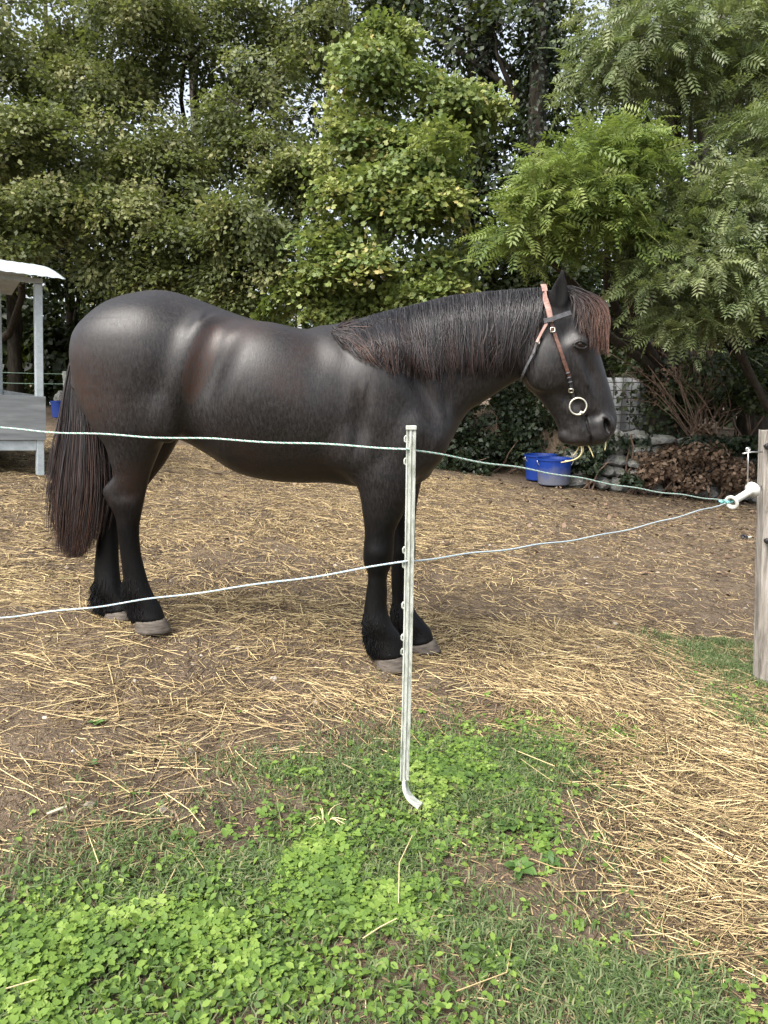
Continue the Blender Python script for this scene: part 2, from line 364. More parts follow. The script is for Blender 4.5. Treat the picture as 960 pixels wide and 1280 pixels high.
def horse_sdf(P):
    f = smin(trunk(P), neck(P), .10)
    f = smin(f, near_hind(P), .06); f = smin(f, far_hind(P), .06); f = smin(f, near_fore(P), .06); f = smin(f, far_fore(P), .06)
    f = smin(f, head(P), .05); f = smin(f, dock(P), .03)
    for e, k in ADD: f = smin(f, e(P), k)
    for e, k in SUB: f = smax(f, -e(P), k)
    f = smin(f, ear_n(P), .012) if False else f
    e = smax(ear_n(P), -SUB[-1][0](P), .006); f = smin(f, e, .012); f = smin(f, ear_f(P), .012)
    w = np.nonzero((P[:, 0] > MOUTH[:, 0].min() - .05) & (P[:, 2] < MOUTH[:, 1].max() + .05) & (P[:, 2] > MOUTH[:, 1].min() - .05))[0]
    if len(w): f[w] = smax(f[w], -np.maximum(polyd(P[w][:, [0, 2]], MOUTH) - .0045, -(f[w] + .012)), .004)
    return f
def sdf(P, chunk=400000):
    P = np.asarray(P, float).reshape(-1, 3)
    return np.concatenate([horse_sdf(P[i:i + chunk]) for i in range(0, len(P), chunk)]) if len(P) else np.zeros(0)
def grad(P, e=.003):
    g_ = np.stack([sdf(P + np.eye(3)[i] * e) - sdf(P - np.eye(3)[i] * e) for i in range(3)], 1) / (2 * e)
    return g_
def unit(a): return a / (np.linalg.norm(a, axis=-1, keepdims=True) + 1e-12)

def surface_nets(lo, hi, h, B=10):
    n = np.ceil((hi - lo) / (h * B)).astype(int); N = n * B
    bc = np.stack(np.meshgrid(*[np.arange(k) for k in n], indexing='ij'), -1).reshape(-1, 3)
    fc = sdf(lo + (bc * B + B / 2) * h)
    G = np.where(np.repeat(np.repeat(np.repeat(fc.reshape(n), B, 0), B, 1), B, 2) < 0, -1.0, 1.0).astype(np.float32)
    act = bc[np.abs(fc) < h * B * 1.15]
    off = np.stack(np.meshgrid(*[np.arange(B)] * 3, indexing='ij'), -1).reshape(-1, 3)
    idx = (act[:, None] * B + off[None]).reshape(-1, 3)
    G[idx[:, 0], idx[:, 1], idx[:, 2]] = sdf(lo + idx * h)
    S = G < 0
    C = [(i, j, k) for i in (0, 1) for j in (0, 1) for k in (0, 1)]
    sl = lambda A, c: A[c[0]:N[0] - 1 + c[0], c[1]:N[1] - 1 + c[1], c[2]:N[2] - 1 + c[2]]
    cnt = sum(sl(S, c).astype(np.int8) for c in C); cells = np.argwhere((cnt > 0) & (cnt < 8))
    vid = -np.ones(N - 1, np.int32); vid[tuple(cells.T)] = np.arange(len(cells))
    vals = np.stack([G[cells[:, 0] + c[0], cells[:, 1] + c[1], cells[:, 2] + c[2]] for c in C], 1)
    acc = np.zeros((len(cells), 3)); num = np.zeros(len(cells)); Cn = np.array(C, float)
    for a in range(8):
        for b in range(a + 1, 8):
            if sum(abs(x - y) for x, y in zip(C[a], C[b])) == 1:
                m = (vals[:, a] < 0) != (vals[:, b] < 0); t_ = vals[m, a] / (vals[m, a] - vals[m, b])
                acc[m] += Cn[a] + (Cn[b] - Cn[a]) * t_[:, None]; num[m] += 1
    V = lo + (cells + acc / num[:, None]) * h; F = []
    for ax in range(3):
        o1, o2 = [(1, 2), (2, 0), (0, 1)][ax]
        A = np.moveaxis(S, ax, 0); d = np.argwhere(A[:-1] != A[1:]); inv = np.empty_like(d)
        rest = [a for a in range(3) if a != ax]; p = np.empty((len(d), 3), int); p[:, ax] = d[:, 0]; p[:, rest[0]] = d[:, 1]; p[:, rest[1]] = d[:, 2]
        p = p[(p[:, o1] > 0) & (p[:, o2] > 0) & (p[:, o1] < N[o1] - 1) & (p[:, o2] < N[o2] - 1)]
        s0 = S[tuple(p.T)]; e1 = np.zeros(3, int); e1[o1] = 1; e2 = np.zeros(3, int); e2[o2] = 1
        q = np.stack([vid[tuple((p - e1 - e2).T)], vid[tuple((p - e2).T)], vid[tuple(p.T)], vid[tuple((p - e1).T)]], 1)
        q[~s0] = q[~s0][:, ::-1]; F.append(q)
    F = np.concatenate(F); F = F[(F >= 0).all(1)]
    return V, F
lo_ = np.array([hp(85, 400)[0] - .05, -.42, hp(490, 840, -.145)[2] - .03]); hi_ = np.array([hp(790, 400)[0] + .03, .42, hp(200, 320)[2] + .03])
HV, HF = surface_nets(lo_, hi_, .0085)
for _ in range(2):
    f_ = sdf(HV); g_ = grad(HV); HV = HV - g_ * (np.clip(f_, -.006, .006) / np.maximum((g_ ** 2).sum(1), .3))[:, None] * .8

coat = mat('black_horse_coat', rough=.5, spec=.5); t = NT(coat); v = t.coord()
n1 = t.noise(v, 3.0, 4, .6); n2 = t.noise(t.coord((1.3, 1, .40)), 95, 4, .75); n3 = t.noise(v, 26, 3, .6)
cc = t.ramp(n1, [(.36, (.0048, .0045, .0048)), (.54, (.0075, .006, .0058)), (.72, (.020, .0105, .0075))])
sx = t.n('SeparateXYZ'); tcx = t.n('TexCoord'); t.l(tcx.outputs['Object'], sx.inputs[0])
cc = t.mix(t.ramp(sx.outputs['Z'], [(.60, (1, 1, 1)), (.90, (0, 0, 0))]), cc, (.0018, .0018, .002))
ed_ = t.n('VectorMath', operation='DISTANCE'); t.l(tcx.outputs['Object'], ed_.inputs[0]); ed_.inputs[1].default_value = tuple(hp(700, 361, -.085)); ear_f_ = t.ramp(ed_.outputs['Value'], [(.072, (1, 1, 1)), (.088, (0, 0, 0))])
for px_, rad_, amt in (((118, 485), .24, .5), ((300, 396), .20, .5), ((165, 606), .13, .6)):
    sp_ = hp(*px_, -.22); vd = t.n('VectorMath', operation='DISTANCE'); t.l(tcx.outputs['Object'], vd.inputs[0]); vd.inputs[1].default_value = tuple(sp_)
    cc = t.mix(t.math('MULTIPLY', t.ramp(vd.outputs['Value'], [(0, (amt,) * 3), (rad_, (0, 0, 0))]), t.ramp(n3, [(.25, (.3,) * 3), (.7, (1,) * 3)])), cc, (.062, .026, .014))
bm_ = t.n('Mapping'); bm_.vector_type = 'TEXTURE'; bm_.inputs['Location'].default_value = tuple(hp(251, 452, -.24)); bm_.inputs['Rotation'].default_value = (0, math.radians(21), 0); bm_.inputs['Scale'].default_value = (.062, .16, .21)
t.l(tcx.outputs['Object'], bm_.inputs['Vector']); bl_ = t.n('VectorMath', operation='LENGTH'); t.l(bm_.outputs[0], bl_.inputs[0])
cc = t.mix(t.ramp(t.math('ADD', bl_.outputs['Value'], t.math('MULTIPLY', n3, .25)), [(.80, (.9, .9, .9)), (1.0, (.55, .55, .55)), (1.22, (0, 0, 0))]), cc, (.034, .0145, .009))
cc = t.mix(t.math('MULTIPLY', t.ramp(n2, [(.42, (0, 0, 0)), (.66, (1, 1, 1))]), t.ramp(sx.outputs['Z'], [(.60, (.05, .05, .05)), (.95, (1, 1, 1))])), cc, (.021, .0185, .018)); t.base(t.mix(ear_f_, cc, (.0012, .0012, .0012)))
t.l(t.mix(ear_f_, t.ramp(n2, [(.3, (.38, .38, .38)), (.7, (.55, .55, .55))]), (1.0, 1.0, 1.0)), t.b.inputs['Roughness'])
t.b.inputs['Sheen Weight'].default_value = .0; t.b.inputs['Sheen Roughness'].default_value = .45; t.b.inputs['Sheen Tint'].default_value = (.9, .88, .9, 1)
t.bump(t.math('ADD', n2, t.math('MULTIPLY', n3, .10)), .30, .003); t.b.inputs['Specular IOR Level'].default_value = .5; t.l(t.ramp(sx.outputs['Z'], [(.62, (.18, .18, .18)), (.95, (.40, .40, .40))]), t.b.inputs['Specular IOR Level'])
M['coat'] = coat

horse = empty('horse', HP0, YAW)
tag(horse, 'black draught horse standing side on behind the rope fence, wearing a bridle', 'horse')
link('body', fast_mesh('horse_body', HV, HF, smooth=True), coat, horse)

def surf(u, v):                         # where the sight line meets the horse
    U = np.atleast_1d(u); W = np.atleast_1d(v); D = unit(np.array([ray_local(a, b) for a, b in zip(U, W)])); T_ = np.full(len(U), 2.4)
    for _ in range(60): T_ = T_ + np.clip(sdf(CAML + D * T_[:, None]), -.02, .05) * .7
    P = CAML + D * T_[:, None]; return P, unit(grad(P))

# hair: thin three-sided strands
def hair(name, paths, rad, tipv, material, parent):
    Pth = np.asarray(paths, float); N, K, _ = Pth.shape
    T_ = unit(np.gradient(Pth, axis=1)); A = unit(np.cross(T_, np.array([.31, .9, .17]))); B_ = np.cross(T_, A)
    tp = np.linspace(0, 1, K); prof = np.where(tp < .75, 1.0, 1 - (tp - .75) / .25 * .85)
    R = np.asarray(rad).reshape(-1, 1) * prof[None]
    V = np.stack([Pth + (A * math.cos(w) + B_ * math.sin(w)) * R[..., None] for w in (0, 2.094, 4.189)], 2).reshape(-1, 3)
    base = (np.arange(N)[:, None] * K + np.arange(K - 1)[None]).ravel() * 3; F = []
    for j in range(3):
        k = (j + 1) % 3; F.append(np.stack([base + j, base + k, base + 3 + k, base + 3 + j], 1))
    tv = np.repeat((np.asarray(tipv).reshape(-1, 1) * tp[None] ** 1.5).reshape(-1), 3)
    rv = np.repeat(np.repeat(RNG.random(N), K), 3)
    return link(name, fast_mesh(name, V, np.concatenate(F), {'tip': tv, 'rnd': rv}, True), material, parent)
hm = mat('mane_hair', rough=.40, spec=.45); t = NT(hm)
c = t.ramp(t.attr('rnd'), [(0, (.004, .004, .0045)), (.7, (.011, .0105, .0115)), (1, (.034, .032, .035))])
t.base(t.mix(t.attr('tip'), c, (.15, .072, .046))); M['hair'] = hm; M['feather'] = mat('feather_hair_black', (.0025, .0025, .003), .5, 0, .25)

def drape(P, clear):                    # push points out of the body
    sh = P.shape; Q = P.reshape(-1, 3).copy(); cl = np.broadcast_to(clear, sh[:-1]).reshape(-1)
    for _ in range(4):
        f_ = sdf(Q); w = np.nonzero(f_ < cl)[0]
        if not len(w): break
        g_ = unit(grad(Q[w]) + np.array([0, -.12, 0])); Q[w] += g_ * (cl[w] - f_[w])[:, None]
    return Q.reshape(sh)
def curve_at(tab, x): tab = np.asarray(tab, float); return np.interp(x, tab[:, 0], tab[:, 1])
CREST = [(412, 414), (440, 405), (470, 396), (508, 387), (560, 374), (610, 368), (652, 365), (692, 362)]
MLOW = [(412, 415), (425, 423), (450, 437), (480, 454), (500, 463), (520, 470), (540, 472), (560, 464), (600, 462), (640, 466), (655, 462), (668, 440), (680, 405)]
gu, gv = np.arange(396, 712, 4.0), np.arange(352, 492, 4.0); GU, GV = np.meshgrid(gu, gv, indexing='ij'); sp_, _ = surf(GU.ravel(), GV.ravel())
sl_ = np.where(np.abs(sdf(sp_)) < .004, sp_[:, 1], 9.0).reshape(GU.shape)        # lateral position of the near side of the neck
for i in range(len(gu)):
    ok = np.nonzero(sl_[i] < 8)[0]; sl_[i, :ok[0]] = -.02; sl_[i, ok[-1]:] = sl_[i, max(ok[0], ok[-1] - 1)]; sl_[i] = np.where(sl_[i] > 8, -.05, sl_[i])
def neck_lat(u, v):
    x = np.clip((u - gu[0]) / 4, 0, len(gu) - 1.001); y = np.clip((v - gv[0]) / 4, 0, len(gv) - 1.001); i, j = x.astype(int), y.astype(int); fx, fy = x - i, y - j
    return (sl_[i, j] * (1 - fx) + sl_[i + 1, j] * fx) * (1 - fy) + (sl_[i, j + 1] * (1 - fx) + sl_[i + 1, j + 1] * fx) * fy
def hpv(U, W, Lt):
    a, b = U - 480.0, 640.0 - W; d0 = a; d1 = b * math.sin(PITCH) + F_PX * math.cos(PITCH); dz = b * math.cos(PITCH) - F_PX * math.sin(PITCH)
    D = np.stack([cy * d0 + sy * d1, -sy * d0 + cy * d1, dz], -1); return CAML + D * ((Lt - CAML[1]) / D[..., 1])[..., None]
N = 6000; K = 10
lock = 412 + 269 * RNG.random(190) ** .82; li = RNG.integers(0, 190, N); ui = np.clip(lock[li] + RNG.normal(0, 3.4, N), 412, 681)
lj = RNG.normal(0, 1, 190)[li]; lk2 = RNG.normal(0, 1, 190)[li]; loose = RNG.random(N) < .3; tt = np.linspace(0, 1, K); side = RNG.uniform(-.02, .02, N)
lean = np.interp(ui, [412, 440, 500, 600, 681], [30, 24, 12, 2, -14]) + lj * 5
endu = np.where(loose, ui, lock[li] + (ui - lock[li]) * .35) + lean + RNG.normal(0, 1.4, N) + loose * RNG.normal(0, 10, N)
endv = curve_at(MLOW, endu) + lk2 * 9 - 7 + RNG.normal(0, 2.5, N) - np.abs(RNG.normal(0, 16, N)) * (RNG.random(N) < .4)
U = ui[:, None] + (endu - ui)[:, None] * tt ** 1.15 + np.sin(tt * 5.5 + lj[:, None] * 9) * 3.0 * tt + np.sin(tt * 9 + RNG.uniform(0, 6, (N, 1))) * loose[:, None] * 1.6
v0 = curve_at(CREST, ui) + 1; W = v0[:, None] + (endv - v0)[:, None] * tt
clr = (.004 + RNG.random(N)[:, None] ** 1.4 * .020) * np.minimum(1, tt * 5 + .2)[None]
k_ = np.clip(tt / .22, 0, 1)[None] ** .7
lat_ = side[:, None] * (1 - k_) + (neck_lat(U, W) - clr) * k_
Pm = hpv(U, W, lat_); Pm[..., 2] += (.016 * np.exp(-((tt - .06) / .10) ** 2))[None] * RNG.uniform(.2, 1.6, N)[:, None]
hair('mane', Pm, RNG.uniform(.0012, .0027, N), RNG.random(N) ** 2.2 * np.interp(ui, [412, 520, 690], [.75, .4, .15]), hm, horse)
# forelock
N = 1500; paths = np.zeros((N, K, 3)); lat0 = RNG.uniform(-.05, .05, N)
ru, rv_ = RNG.uniform(696, 716, N), RNG.uniform(357, 366, N)
eu = np.clip(RNG.normal(742, 12, N), 714, 760); ev = RNG.uniform(402, 447, N) - np.clip(746 - eu, 0, 40) * .75; cu = eu + RNG.uniform(4, 20, N)
for i in range(N):
    a = hp(ru[i], rv_[i], lat0[i]); b = hp(cu[i] - 8, 378 + (760 - eu[i]) * .12, lat0[i] * 1.4); c_ = hp(eu[i], ev[i], lat0[i] * 1.7 - .012)
    paths[i] = a * ((1 - tt) ** 2)[:, None] + b * (2 * tt * (1 - tt))[:, None] * 1.0 + c_ * (tt ** 2)[:, None]
    paths[i, :, 2] += .02 * np.sin(tt * math.pi); paths[i, :, 0] += .004 * np.sin(tt * 8 + i) * tt; paths[i, :, 1] += .006 * np.sin(tt * 5 + i * 1.7) * tt
clr = .004 + RNG.random(N)[:, None] ** 1.3 * .03 * np.minimum(1, tt * 4)[None] * (1 - .3 * tt[None])
hair('forelock', drape(paths, clr), RNG.uniform(.001, .0018, N), RNG.random(N) ** .7 * np.interp(eu, [715, 745, 760], [.3, .9, 1.3]), hm, horse)
# tail
N = 4200; K = 12; tt = np.linspace(0, 1, K); paths = np.zeros((N, K, 3))
TC = np.array([(104, 428), (97, 452), (98, 488), (103, 530), (102, 572), (100, 615), (96, 655), (92, 697)], float); TW = np.array([3, 8, 15, 23, 28, 30, 27, 22.])
cs_ = RNG.normal(0, .42, N).clip(-1, 1); cl_ = RNG.uniform(-1, 1, N); ln = 1.02 - np.abs(RNG.normal(0, .07, N)) - .10 * np.abs(cs_) ** 2; sh_ = RNG.random(N) < .3; ln[sh_] *= RNG.uniform(.7, 1, sh_.sum())
ph = RNG.uniform(0, 6, N); lk = RNG.integers(0, 60, N); lko = RNG.normal(0, .16, 60)
for i in range(N):
    q = tt * ln[i] * (len(TC) - 1); k = np.arange(len(TC))
    cu_ = np.interp(q, k, TC[:, 0]) + np.interp(q, k, TW) * (cs_[i] + lko[lk[i]] * tt) * 1.15 + 1.8 * np.sin(tt * 7 + ph[i]) * tt + RNG.normal(0, 2.2) * tt ** 2
    cv_ = np.interp(q, k, TC[:, 1]); w = np.interp(q, k, [.015, .03, .045, .06, .07, .075, .065, .05])
    for j in range(K): paths[i, j] = hp(cu_[j], cv_[j], cl_[i] * w[j] * math.sqrt(max(0, 1 - (cs_[i] * .8) ** 2)))
hair('tail', paths, RNG.uniform(.0012, .0022, N), RNG.random(N) ** 2.2 * .55, hm, horse)
# feathering on the fetlocks, hooves
hoofm = mat('hoof_horn', rough=.75, spec=.25); t = NT(hoofm); v = t.coord((1, 1, 6)); f_n = t.noise(v, 22, 4)
t.base(t.ramp(f_n, [(.3, (.045, .037, .030)), (.7, (.13, .112, .094))])); t.bump(f_n, .3, .004); M['hoof'] = hoofm
HOOF = [('near fore', -.145, (468, 821, 507, 815), (469, 836, 511, 838), (440, 800)),
        ('far fore', .145, (508, 804, 543, 798), (510, 813, 552, 814), None),
        ('near hind', -.085, (167, 774, 206, 771), (167, 789, 214, 789), None), ('far hind', .06, (130, 765, 168, 759), (128, 773, 174, 772), None)]
for nm, lat, top, bot, _ in HOOF:
    ta, tb, ba, bb = hp(top[0], top[1], lat), hp(top[2], top[3], lat), hp(bot[0], bot[1], lat), hp(bot[2], bot[3], lat)
    n = 24; rows = []
    for k in range(6):
        s_ = k / 5; A = ta * (1 - s_) + ba * s_; B = tb * (1 - s_) + bb * s_; c_ = (A + B) / 2; r_ = np.linalg.norm(B - A) / 2
        ax = (B - A) / (2 * r_); wid = (.050 + .012 * s_)
        if k == 0: wid -= .004; r_ *= .94
        rows.append([c_ + ax * r_ * math.cos(2 * math.pi * j / n) * (1 if math.cos(2 * math.pi * j / n) > 0 else .9) + np.array([0, 1, 0]) * wid * math.sin(2 * math.pi * j / n) for j in range(n)])
    mb = MB(); V = [p for r in rows for p in r]
    mb.add(V, [(i * n + j, i * n + (j + 1) % n, (i + 1) * n + (j + 1) % n, (i + 1) * n + j) for i in range(5) for j in range(n)] + [tuple(range(n - 1, -1, -1)), tuple(5 * n + j for j in range(n))])
    mb.build('hoof', hoofm, horse, smooth=True)
    print('hoof', nm, 'sole z', round(float((ba[2] + bb[2]) / 2), 3), 'ground', round(float(gbase(*to_world((ba + bb) / 2)[:2])), 3))
FEA = [(-.145, [(457, 735), (454, 762), (454, 784), (460, 803), (467, 818)], [(487, 730), (484, 760), (490, 780), (502, 797), (507, 816)], (0, 14)),
       (.145, [(489, 728), (488, 750), (490, 770), (494, 784), (508, 803)], [(516, 730), (516, 752), (523, 768), (532, 780), (543, 797)], (0, 12)),
       (-.085, [(150, 690), (153, 718), (156, 741), (163, 758), (167, 772)], [(175, 690), (182, 718), (189, 740), (200, 757), (206, 772)], (-3, 14)),
       (.06, [(120, 690), (119, 716), (121, 740), (130, 753), (131, 763)], [(149, 690), (151, 712), (154, 734), (160, 748), (168, 759)], (-11, 20))]
fp_, K = [], 5
tt = np.linspace(0, 1, K)
for lat, rear, front, (du, dv) in FEA:
    N = 1000; q = 1.2 + 2.8 * RNG.random(N) ** .8; ang = RNG.vonmises(math.pi, 3.0, N)
    ru = np.interp(q, range(5), [p[0] for p in rear]); rv_ = np.interp(q, range(5), [p[1] for p in rear]); fu = np.interp(q, range(5), [p[0] for p in front]); fv = np.interp(q, range(5), [p[1] for p in front])
    ca, sa = np.cos(ang), np.sin(ang)
    for i in range(N):
        w = (1 + ca[i]) / 2; u0, v0 = ru[i] * (1 - w) + fu[i] * w, rv_[i] * (1 - w) + fv[i] * w
        back = max(0, -ca[i]); L = (.25 + .75 * back) * RNG.uniform(.6, 1.1); L *= (.5 if q[i] > 3.2 else 1) * min(1, .35 + q[i] * .4)
        a = hp(u0, v0, lat + sa[i] * .04); b = hp(u0 + (du * back + 3 * max(0, ca[i])) * L + RNG.normal(0, 1.5), v0 + dv * L + 3, lat + sa[i] * (.045 + .01 * L))
        fp_.append(a + (b - a) * tt[:, None])
fp_ = drape(np.array(fp_), np.concatenate([[-.004], np.full(K - 1, .0012)])[None])
hair('feather', fp_, RNG.uniform(.0008, .0015, len(fp_)), np.zeros(len(fp_)), M['feather'], horse)
# eyes
eyem = mat('horse_eye', (.012, .008, .006), .08, 0, .6); M['eye'] = eyem
P, Nn = surf([725.5], [430]); ec = P[0] - Nn[0] * .011
for s_ in SIDE:
    mb = MB(); mb.lathe([(.015 * math.sin(a), -.015 * math.cos(a)) for a in np.linspace(.05, math.pi - .05, 10)], 16)
    e = mb.build('eye', eyem, horse, smooth=True); e.location = (ec[0], ec[1] if s_ < 0 else -ec[1], ec[2])
for s_ in SIDE:
    for lid, pts in (('eyelid', [(717, 431), (720, 428), (725, 426.5), (730, 428), (734, 431.5)]), ('eyelid', [(717, 431), (721, 434), (726, 435.5), (731, 435), (734, 431.5)])):
        P, Nn = surf(*zip(*pts)); Q = P + Nn * .001
        if s_ > 0: Q = Q * np.array([1, -1, 1])
        mb = MB(); mb.tube(cat(Q, 3), .0058, 6); mb.build(lid, coat, horse, smooth=True)

# ------------------------------------------------------------------ bridle
def leather(name, a, b):
    m = mat(name, rough=.5, spec=.4); t = NT(m); f = t.noise(t.coord(), 60, 4); t.base(t.ramp(f, [(.35, a), (.65, b)])); t.bump(f, .2, .002); return m
M['leather_pink'] = leather('worn_pinkish_leather', (.22, .125, .10), (.32, .195, .165))
M['leather_brown'] = leather('brown_leather', (.06, .028, .019), (.12, .058, .04))
M['leather_black'] = leather('black_leather', (.03, .03, .032), (.065, .065, .07))
M['brass'] = mat('pale_brass', (.66, .62, .52), .35, 1.0); M['steel'] = mat('dull_steel', (.55, .55, .54), .35, 1.0)
bridle = empty('bridle', HP0, YAW)
tag(bridle, 'brown and black leather bridle with brass bit ring on the horse', 'bridle')
def strap_mesh(Q, Nn, w, th=.004):
    T_ = unit(np.gradient(Q, axis=0)); W = unit(np.cross(T_, Nn)); w = np.broadcast_to(w, (len(Q),))[:, None]; V = []
    for k in range(len(Q)): V += [Q[k] - W[k] * w[k] / 2, Q[k] + W[k] * w[k] / 2, Q[k] + W[k] * w[k] * .42 + Nn[k] * th, Q[k] - W[k] * w[k] * .42 + Nn[k] * th]
    F = [(i * 4 + j, i * 4 + (j + 1) % 4, i * 4 + 4 + (j + 1) % 4, i * 4 + 4 + j) for i in range(len(Q) - 1) for j in range(4)]
    F += [(3, 2, 1, 0), tuple((len(Q) - 1) * 4 + j for j in range(4))]
    return V, F
def strap(name, px, w, material, lift=.004, both=True, n=4):
    c2 = cat(np.array(px, float), n); P, Nn = surf(c2[:, 0], c2[:, 1]); Nn = unit(np.stack([np.convolve(np.pad(Nn[:, i], 4, mode='edge'), np.ones(9) / 9, 'valid') for i in range(3)], 1)); Q = P + Nn * lift
    out = []
    for s_ in (SIDE if both else (-1,)):
        V, F = strap_mesh(Q, Nn, w)
        if s_ > 0: V = [p * np.array([1, -1, 1]) for p in V]; F = [f[::-1] for f in F]
        mb = MB(); mb.add(V, F); out.append(mb.build(name, material, bridle, smooth=False))
    return out, Q, Nn
hpS, Q1, N1 = strap('headpiece', [(688, 366), (686.5, 378), (686.5, 390), (687.5, 404)], .024, M['leather_pink'], .024)
cr = np.array([Q1[0] * np.array([1, 1 - 2 * k, 1]) + np.array([0, 0, .035 * math.sin(math.pi * k)]) for k in np.linspace(0, 1, 9)])
V, F = strap_mesh(cr, unit(np.stack([np.zeros(9), np.linspace(-1, 1, 9), np.full(9, .6)], 1)), .024); mb = MB(); mb.add(V, F); mb.build('crown_strap', M['leather_pink'], bridle)
strap('browband', [(679, 402.5), (690, 400), (700, 397), (711, 394)], .021, M['leather_black'], .026)
CS, QB, NB = strap('cheek_strap', [(688.5, 404), (692, 416), (697, 431), (703, 448), (709, 465), (711, 470)], .016, M['leather_brown'], .009)
CE, _, _ = strap('cheek_end', [(711, 470), (713, 478), (715, 487), (718.5, 498)], .013, M['leather_black'], .006)
TS, _, _ = strap('throat_strap', [(684, 405), (679, 416), (673, 430)], .013, M['leather_pink'], .022)
strap('throat_strap', [(673, 430), (668, 443), (660, 460), (653.5, 474)], .012, M['leather_black'], .016)
def buckle(u, v, r, owners, material=M['brass'], name='buckle'):
    P, Nn = surf([u], [v]); c_, nn = P[0] + Nn[0] * .014, Nn[0]; a = unit(np.cross(nn, [0, 0, 1.0])); b = np.cross(nn, a)
    for s_ in SIDE:
        w = np.linspace(0, 2 * math.pi, 9)[:-1]; sq = 1 / np.maximum(np.abs(np.cos(w)), np.abs(np.sin(w))) ** .7
        Q = np.array([c_ + (a * math.cos(x) + b * math.sin(x)) * r * q for x, q in zip(w, sq)]); Q = np.vstack([Q, Q[:1], Q[1:2]])
        if s_ > 0: Q = Q * np.array([1, -1, 1])
        mb = MB(); mb.tube(Q, .0028, 6); mb.build(name, material, owners[0 if s_ < 0 else 1], smooth=True)
for u, v, ow in ((690.5, 413, CS), (673, 429, TS), (714, 486, CE)): buckle(u, v, .009, ow)
for k, (u, v) in enumerate(((709, 466), (710.5, 471.5), (712, 477))):   # leather keepers
    P, Nn = surf([u], [v]); mb = MB(); mb.lathe([(.006, -.004), (.010, -.002), (.010, .002), (.006, .004)], 10)
    o = mb.build('keeper', M['leather_black'], CE[0], smooth=True); o.location = P[0] + Nn[0] * .009; o.rotation_euler = (0, math.radians(-15), 0)
P, Nn = surf([723], [508]); rc = P[0] + Nn[0] * .016; nn = unit(Nn[0] + np.array([0, -.8, 0])); a = unit(np.cross(nn, [0, 0, 1.0])); b = np.cross(nn, a)
for s_ in SIDE:
    Q = np.array([rc + (a * math.cos(w) + b * math.sin(w)) * .035 for w in np.linspace(0, 2 * math.pi, 33)]); Q = np.vstack([Q, Q[1:2]])
    q2 = rc + (a * math.cos(-1.0) + b * math.sin(-1.0)) * .035
    p2, _ = surf([727], [516]); bead = p2[0] + Nn[0] * .012
    if s_ > 0: Q = Q * np.array([1, -1, 1]); bead = bead * np.array([1, -1, 1])
    mb = MB(); mb.tube(Q, .0042, 8); r_ = mb.build('bit_ring', M['brass'], bridle, smooth=True)
    mb = MB(); mb.lathe([(.0095 * math.sin(x) + .0005, -.0095 * math.cos(x)) for x in np.linspace(.05, 3.09, 8)], 12); bo = mb.build('bit_bead', M['brass'], r_, smooth=True); bo.location = bead
mb = MB(); mb.tube([bead * np.array([1, -1, 1]), bead], .006, 8); mb.build('mouthpiece', M['steel'], bridle, smooth=True)
# straw in the mouth
strawm = mat('pale_straw', (.55, .46, .24), .6)
ws = empty('straw_wisp', HP0, YAW); tag(ws, 'wisp of pale straw hanging from the horse mouth', 'straw')
for pts, lt in (([(722, 551), (727, 560), (726, 568), (719, 574), (708, 577), (701, 578)], -.02), ([(724, 551), (729, 561), (725, 570), (716, 575), (706, 576)], -.012),
                ([(733, 553), (738, 562), (742, 572)], -.02), ([(726, 551), (722, 562), (716, 570)], .0), ([(757, 547), (757, 556), (756, 563)], -.03)):
    mb = MB(); mb.tube(cat([hp(u, v, lt) for u, v in pts], 4), np.linspace(.0035, .0022, 4 * (len(pts) - 1) + 1), 5); mb.build('stalk', strawm, ws, smooth=True)

# ------------------------------------------------------------------ electric fence: plastic post, two ropes, handle, wooden post
pl = mat('weathered_white_plastic', rough=.55, spec=.4); t = NT(pl); f = t.noise(t.coord((1, 1, .3)), 70, 5, .7); f2 = t.noise(t.coord(), 8, 3)
c = t.ramp(f, [(.34, (.17, .185, .15)), (.5, (.37, .39, .35)), (.7, (.50, .51, .475))]); t.base(t.mix(t.ramp(f2, [(.45, (0, 0, 0)), (.75, (.4, .4, .4))]), c, (.40, .42, .34))); t.bump(f, .25, .002)
M['plastic'] = pl
ppx = [(514, 536), (512.5, 640), (510.5, 760), (508, 880), (506, 950), (505.5, 975), (508, 990), (515, 1000), (525, 1008)]
PD = 2.15; pp = np.array([at(u, v, PD - (.0 if i < 6 else .012 * (i - 5))) for i, (u, v) in enumerate(ppx)])
post = empty('fence_post', pp[-1] * [1, 1, 0] + [0, 0, float(gz(pp[-1][0], pp[-1][1]))]); pl0 = np.array(post.location)
tag(post, 'white plastic step-in fence post in front of the horse forelegs', 'fence post')
sec = [(-.0135, .003), (-.0135, -.004), (-.009, -.005), (-.0075, -.0015), (-.0015, -.0015), (-.001, -.006), (.0035, -.006), (.004, -.0015), (.0085, -.0015), (.010, -.005), (.0135, -.004), (.0135, .003), (.004, .005), (.003, .014), (-.003, .014), (-.004, .005)]
def sweep(path, sec, xdir):
    P = np.asarray(path, float); T_ = unit(np.gradient(P, axis=0)); V = []
    for i in range(len(P)):
        Yd = unit(np.cross(T_[i], xdir(i))); Xd = np.cross(Yd, T_[i]); V += [P[i] + Xd * a + Yd * b for a, b in sec]
    n = len(sec); F = [(i * n + j, i * n + (j + 1) % n, (i + 1) * n + (j + 1) % n, (i + 1) * n + j) for i in range(len(P) - 1) for j in range(n)]
    return V, F + [tuple(range(n - 1, -1, -1)), tuple((len(P) - 1) * n + j for j in range(n))]
pc = cat(pp, 5) - pl0; mb = MB()
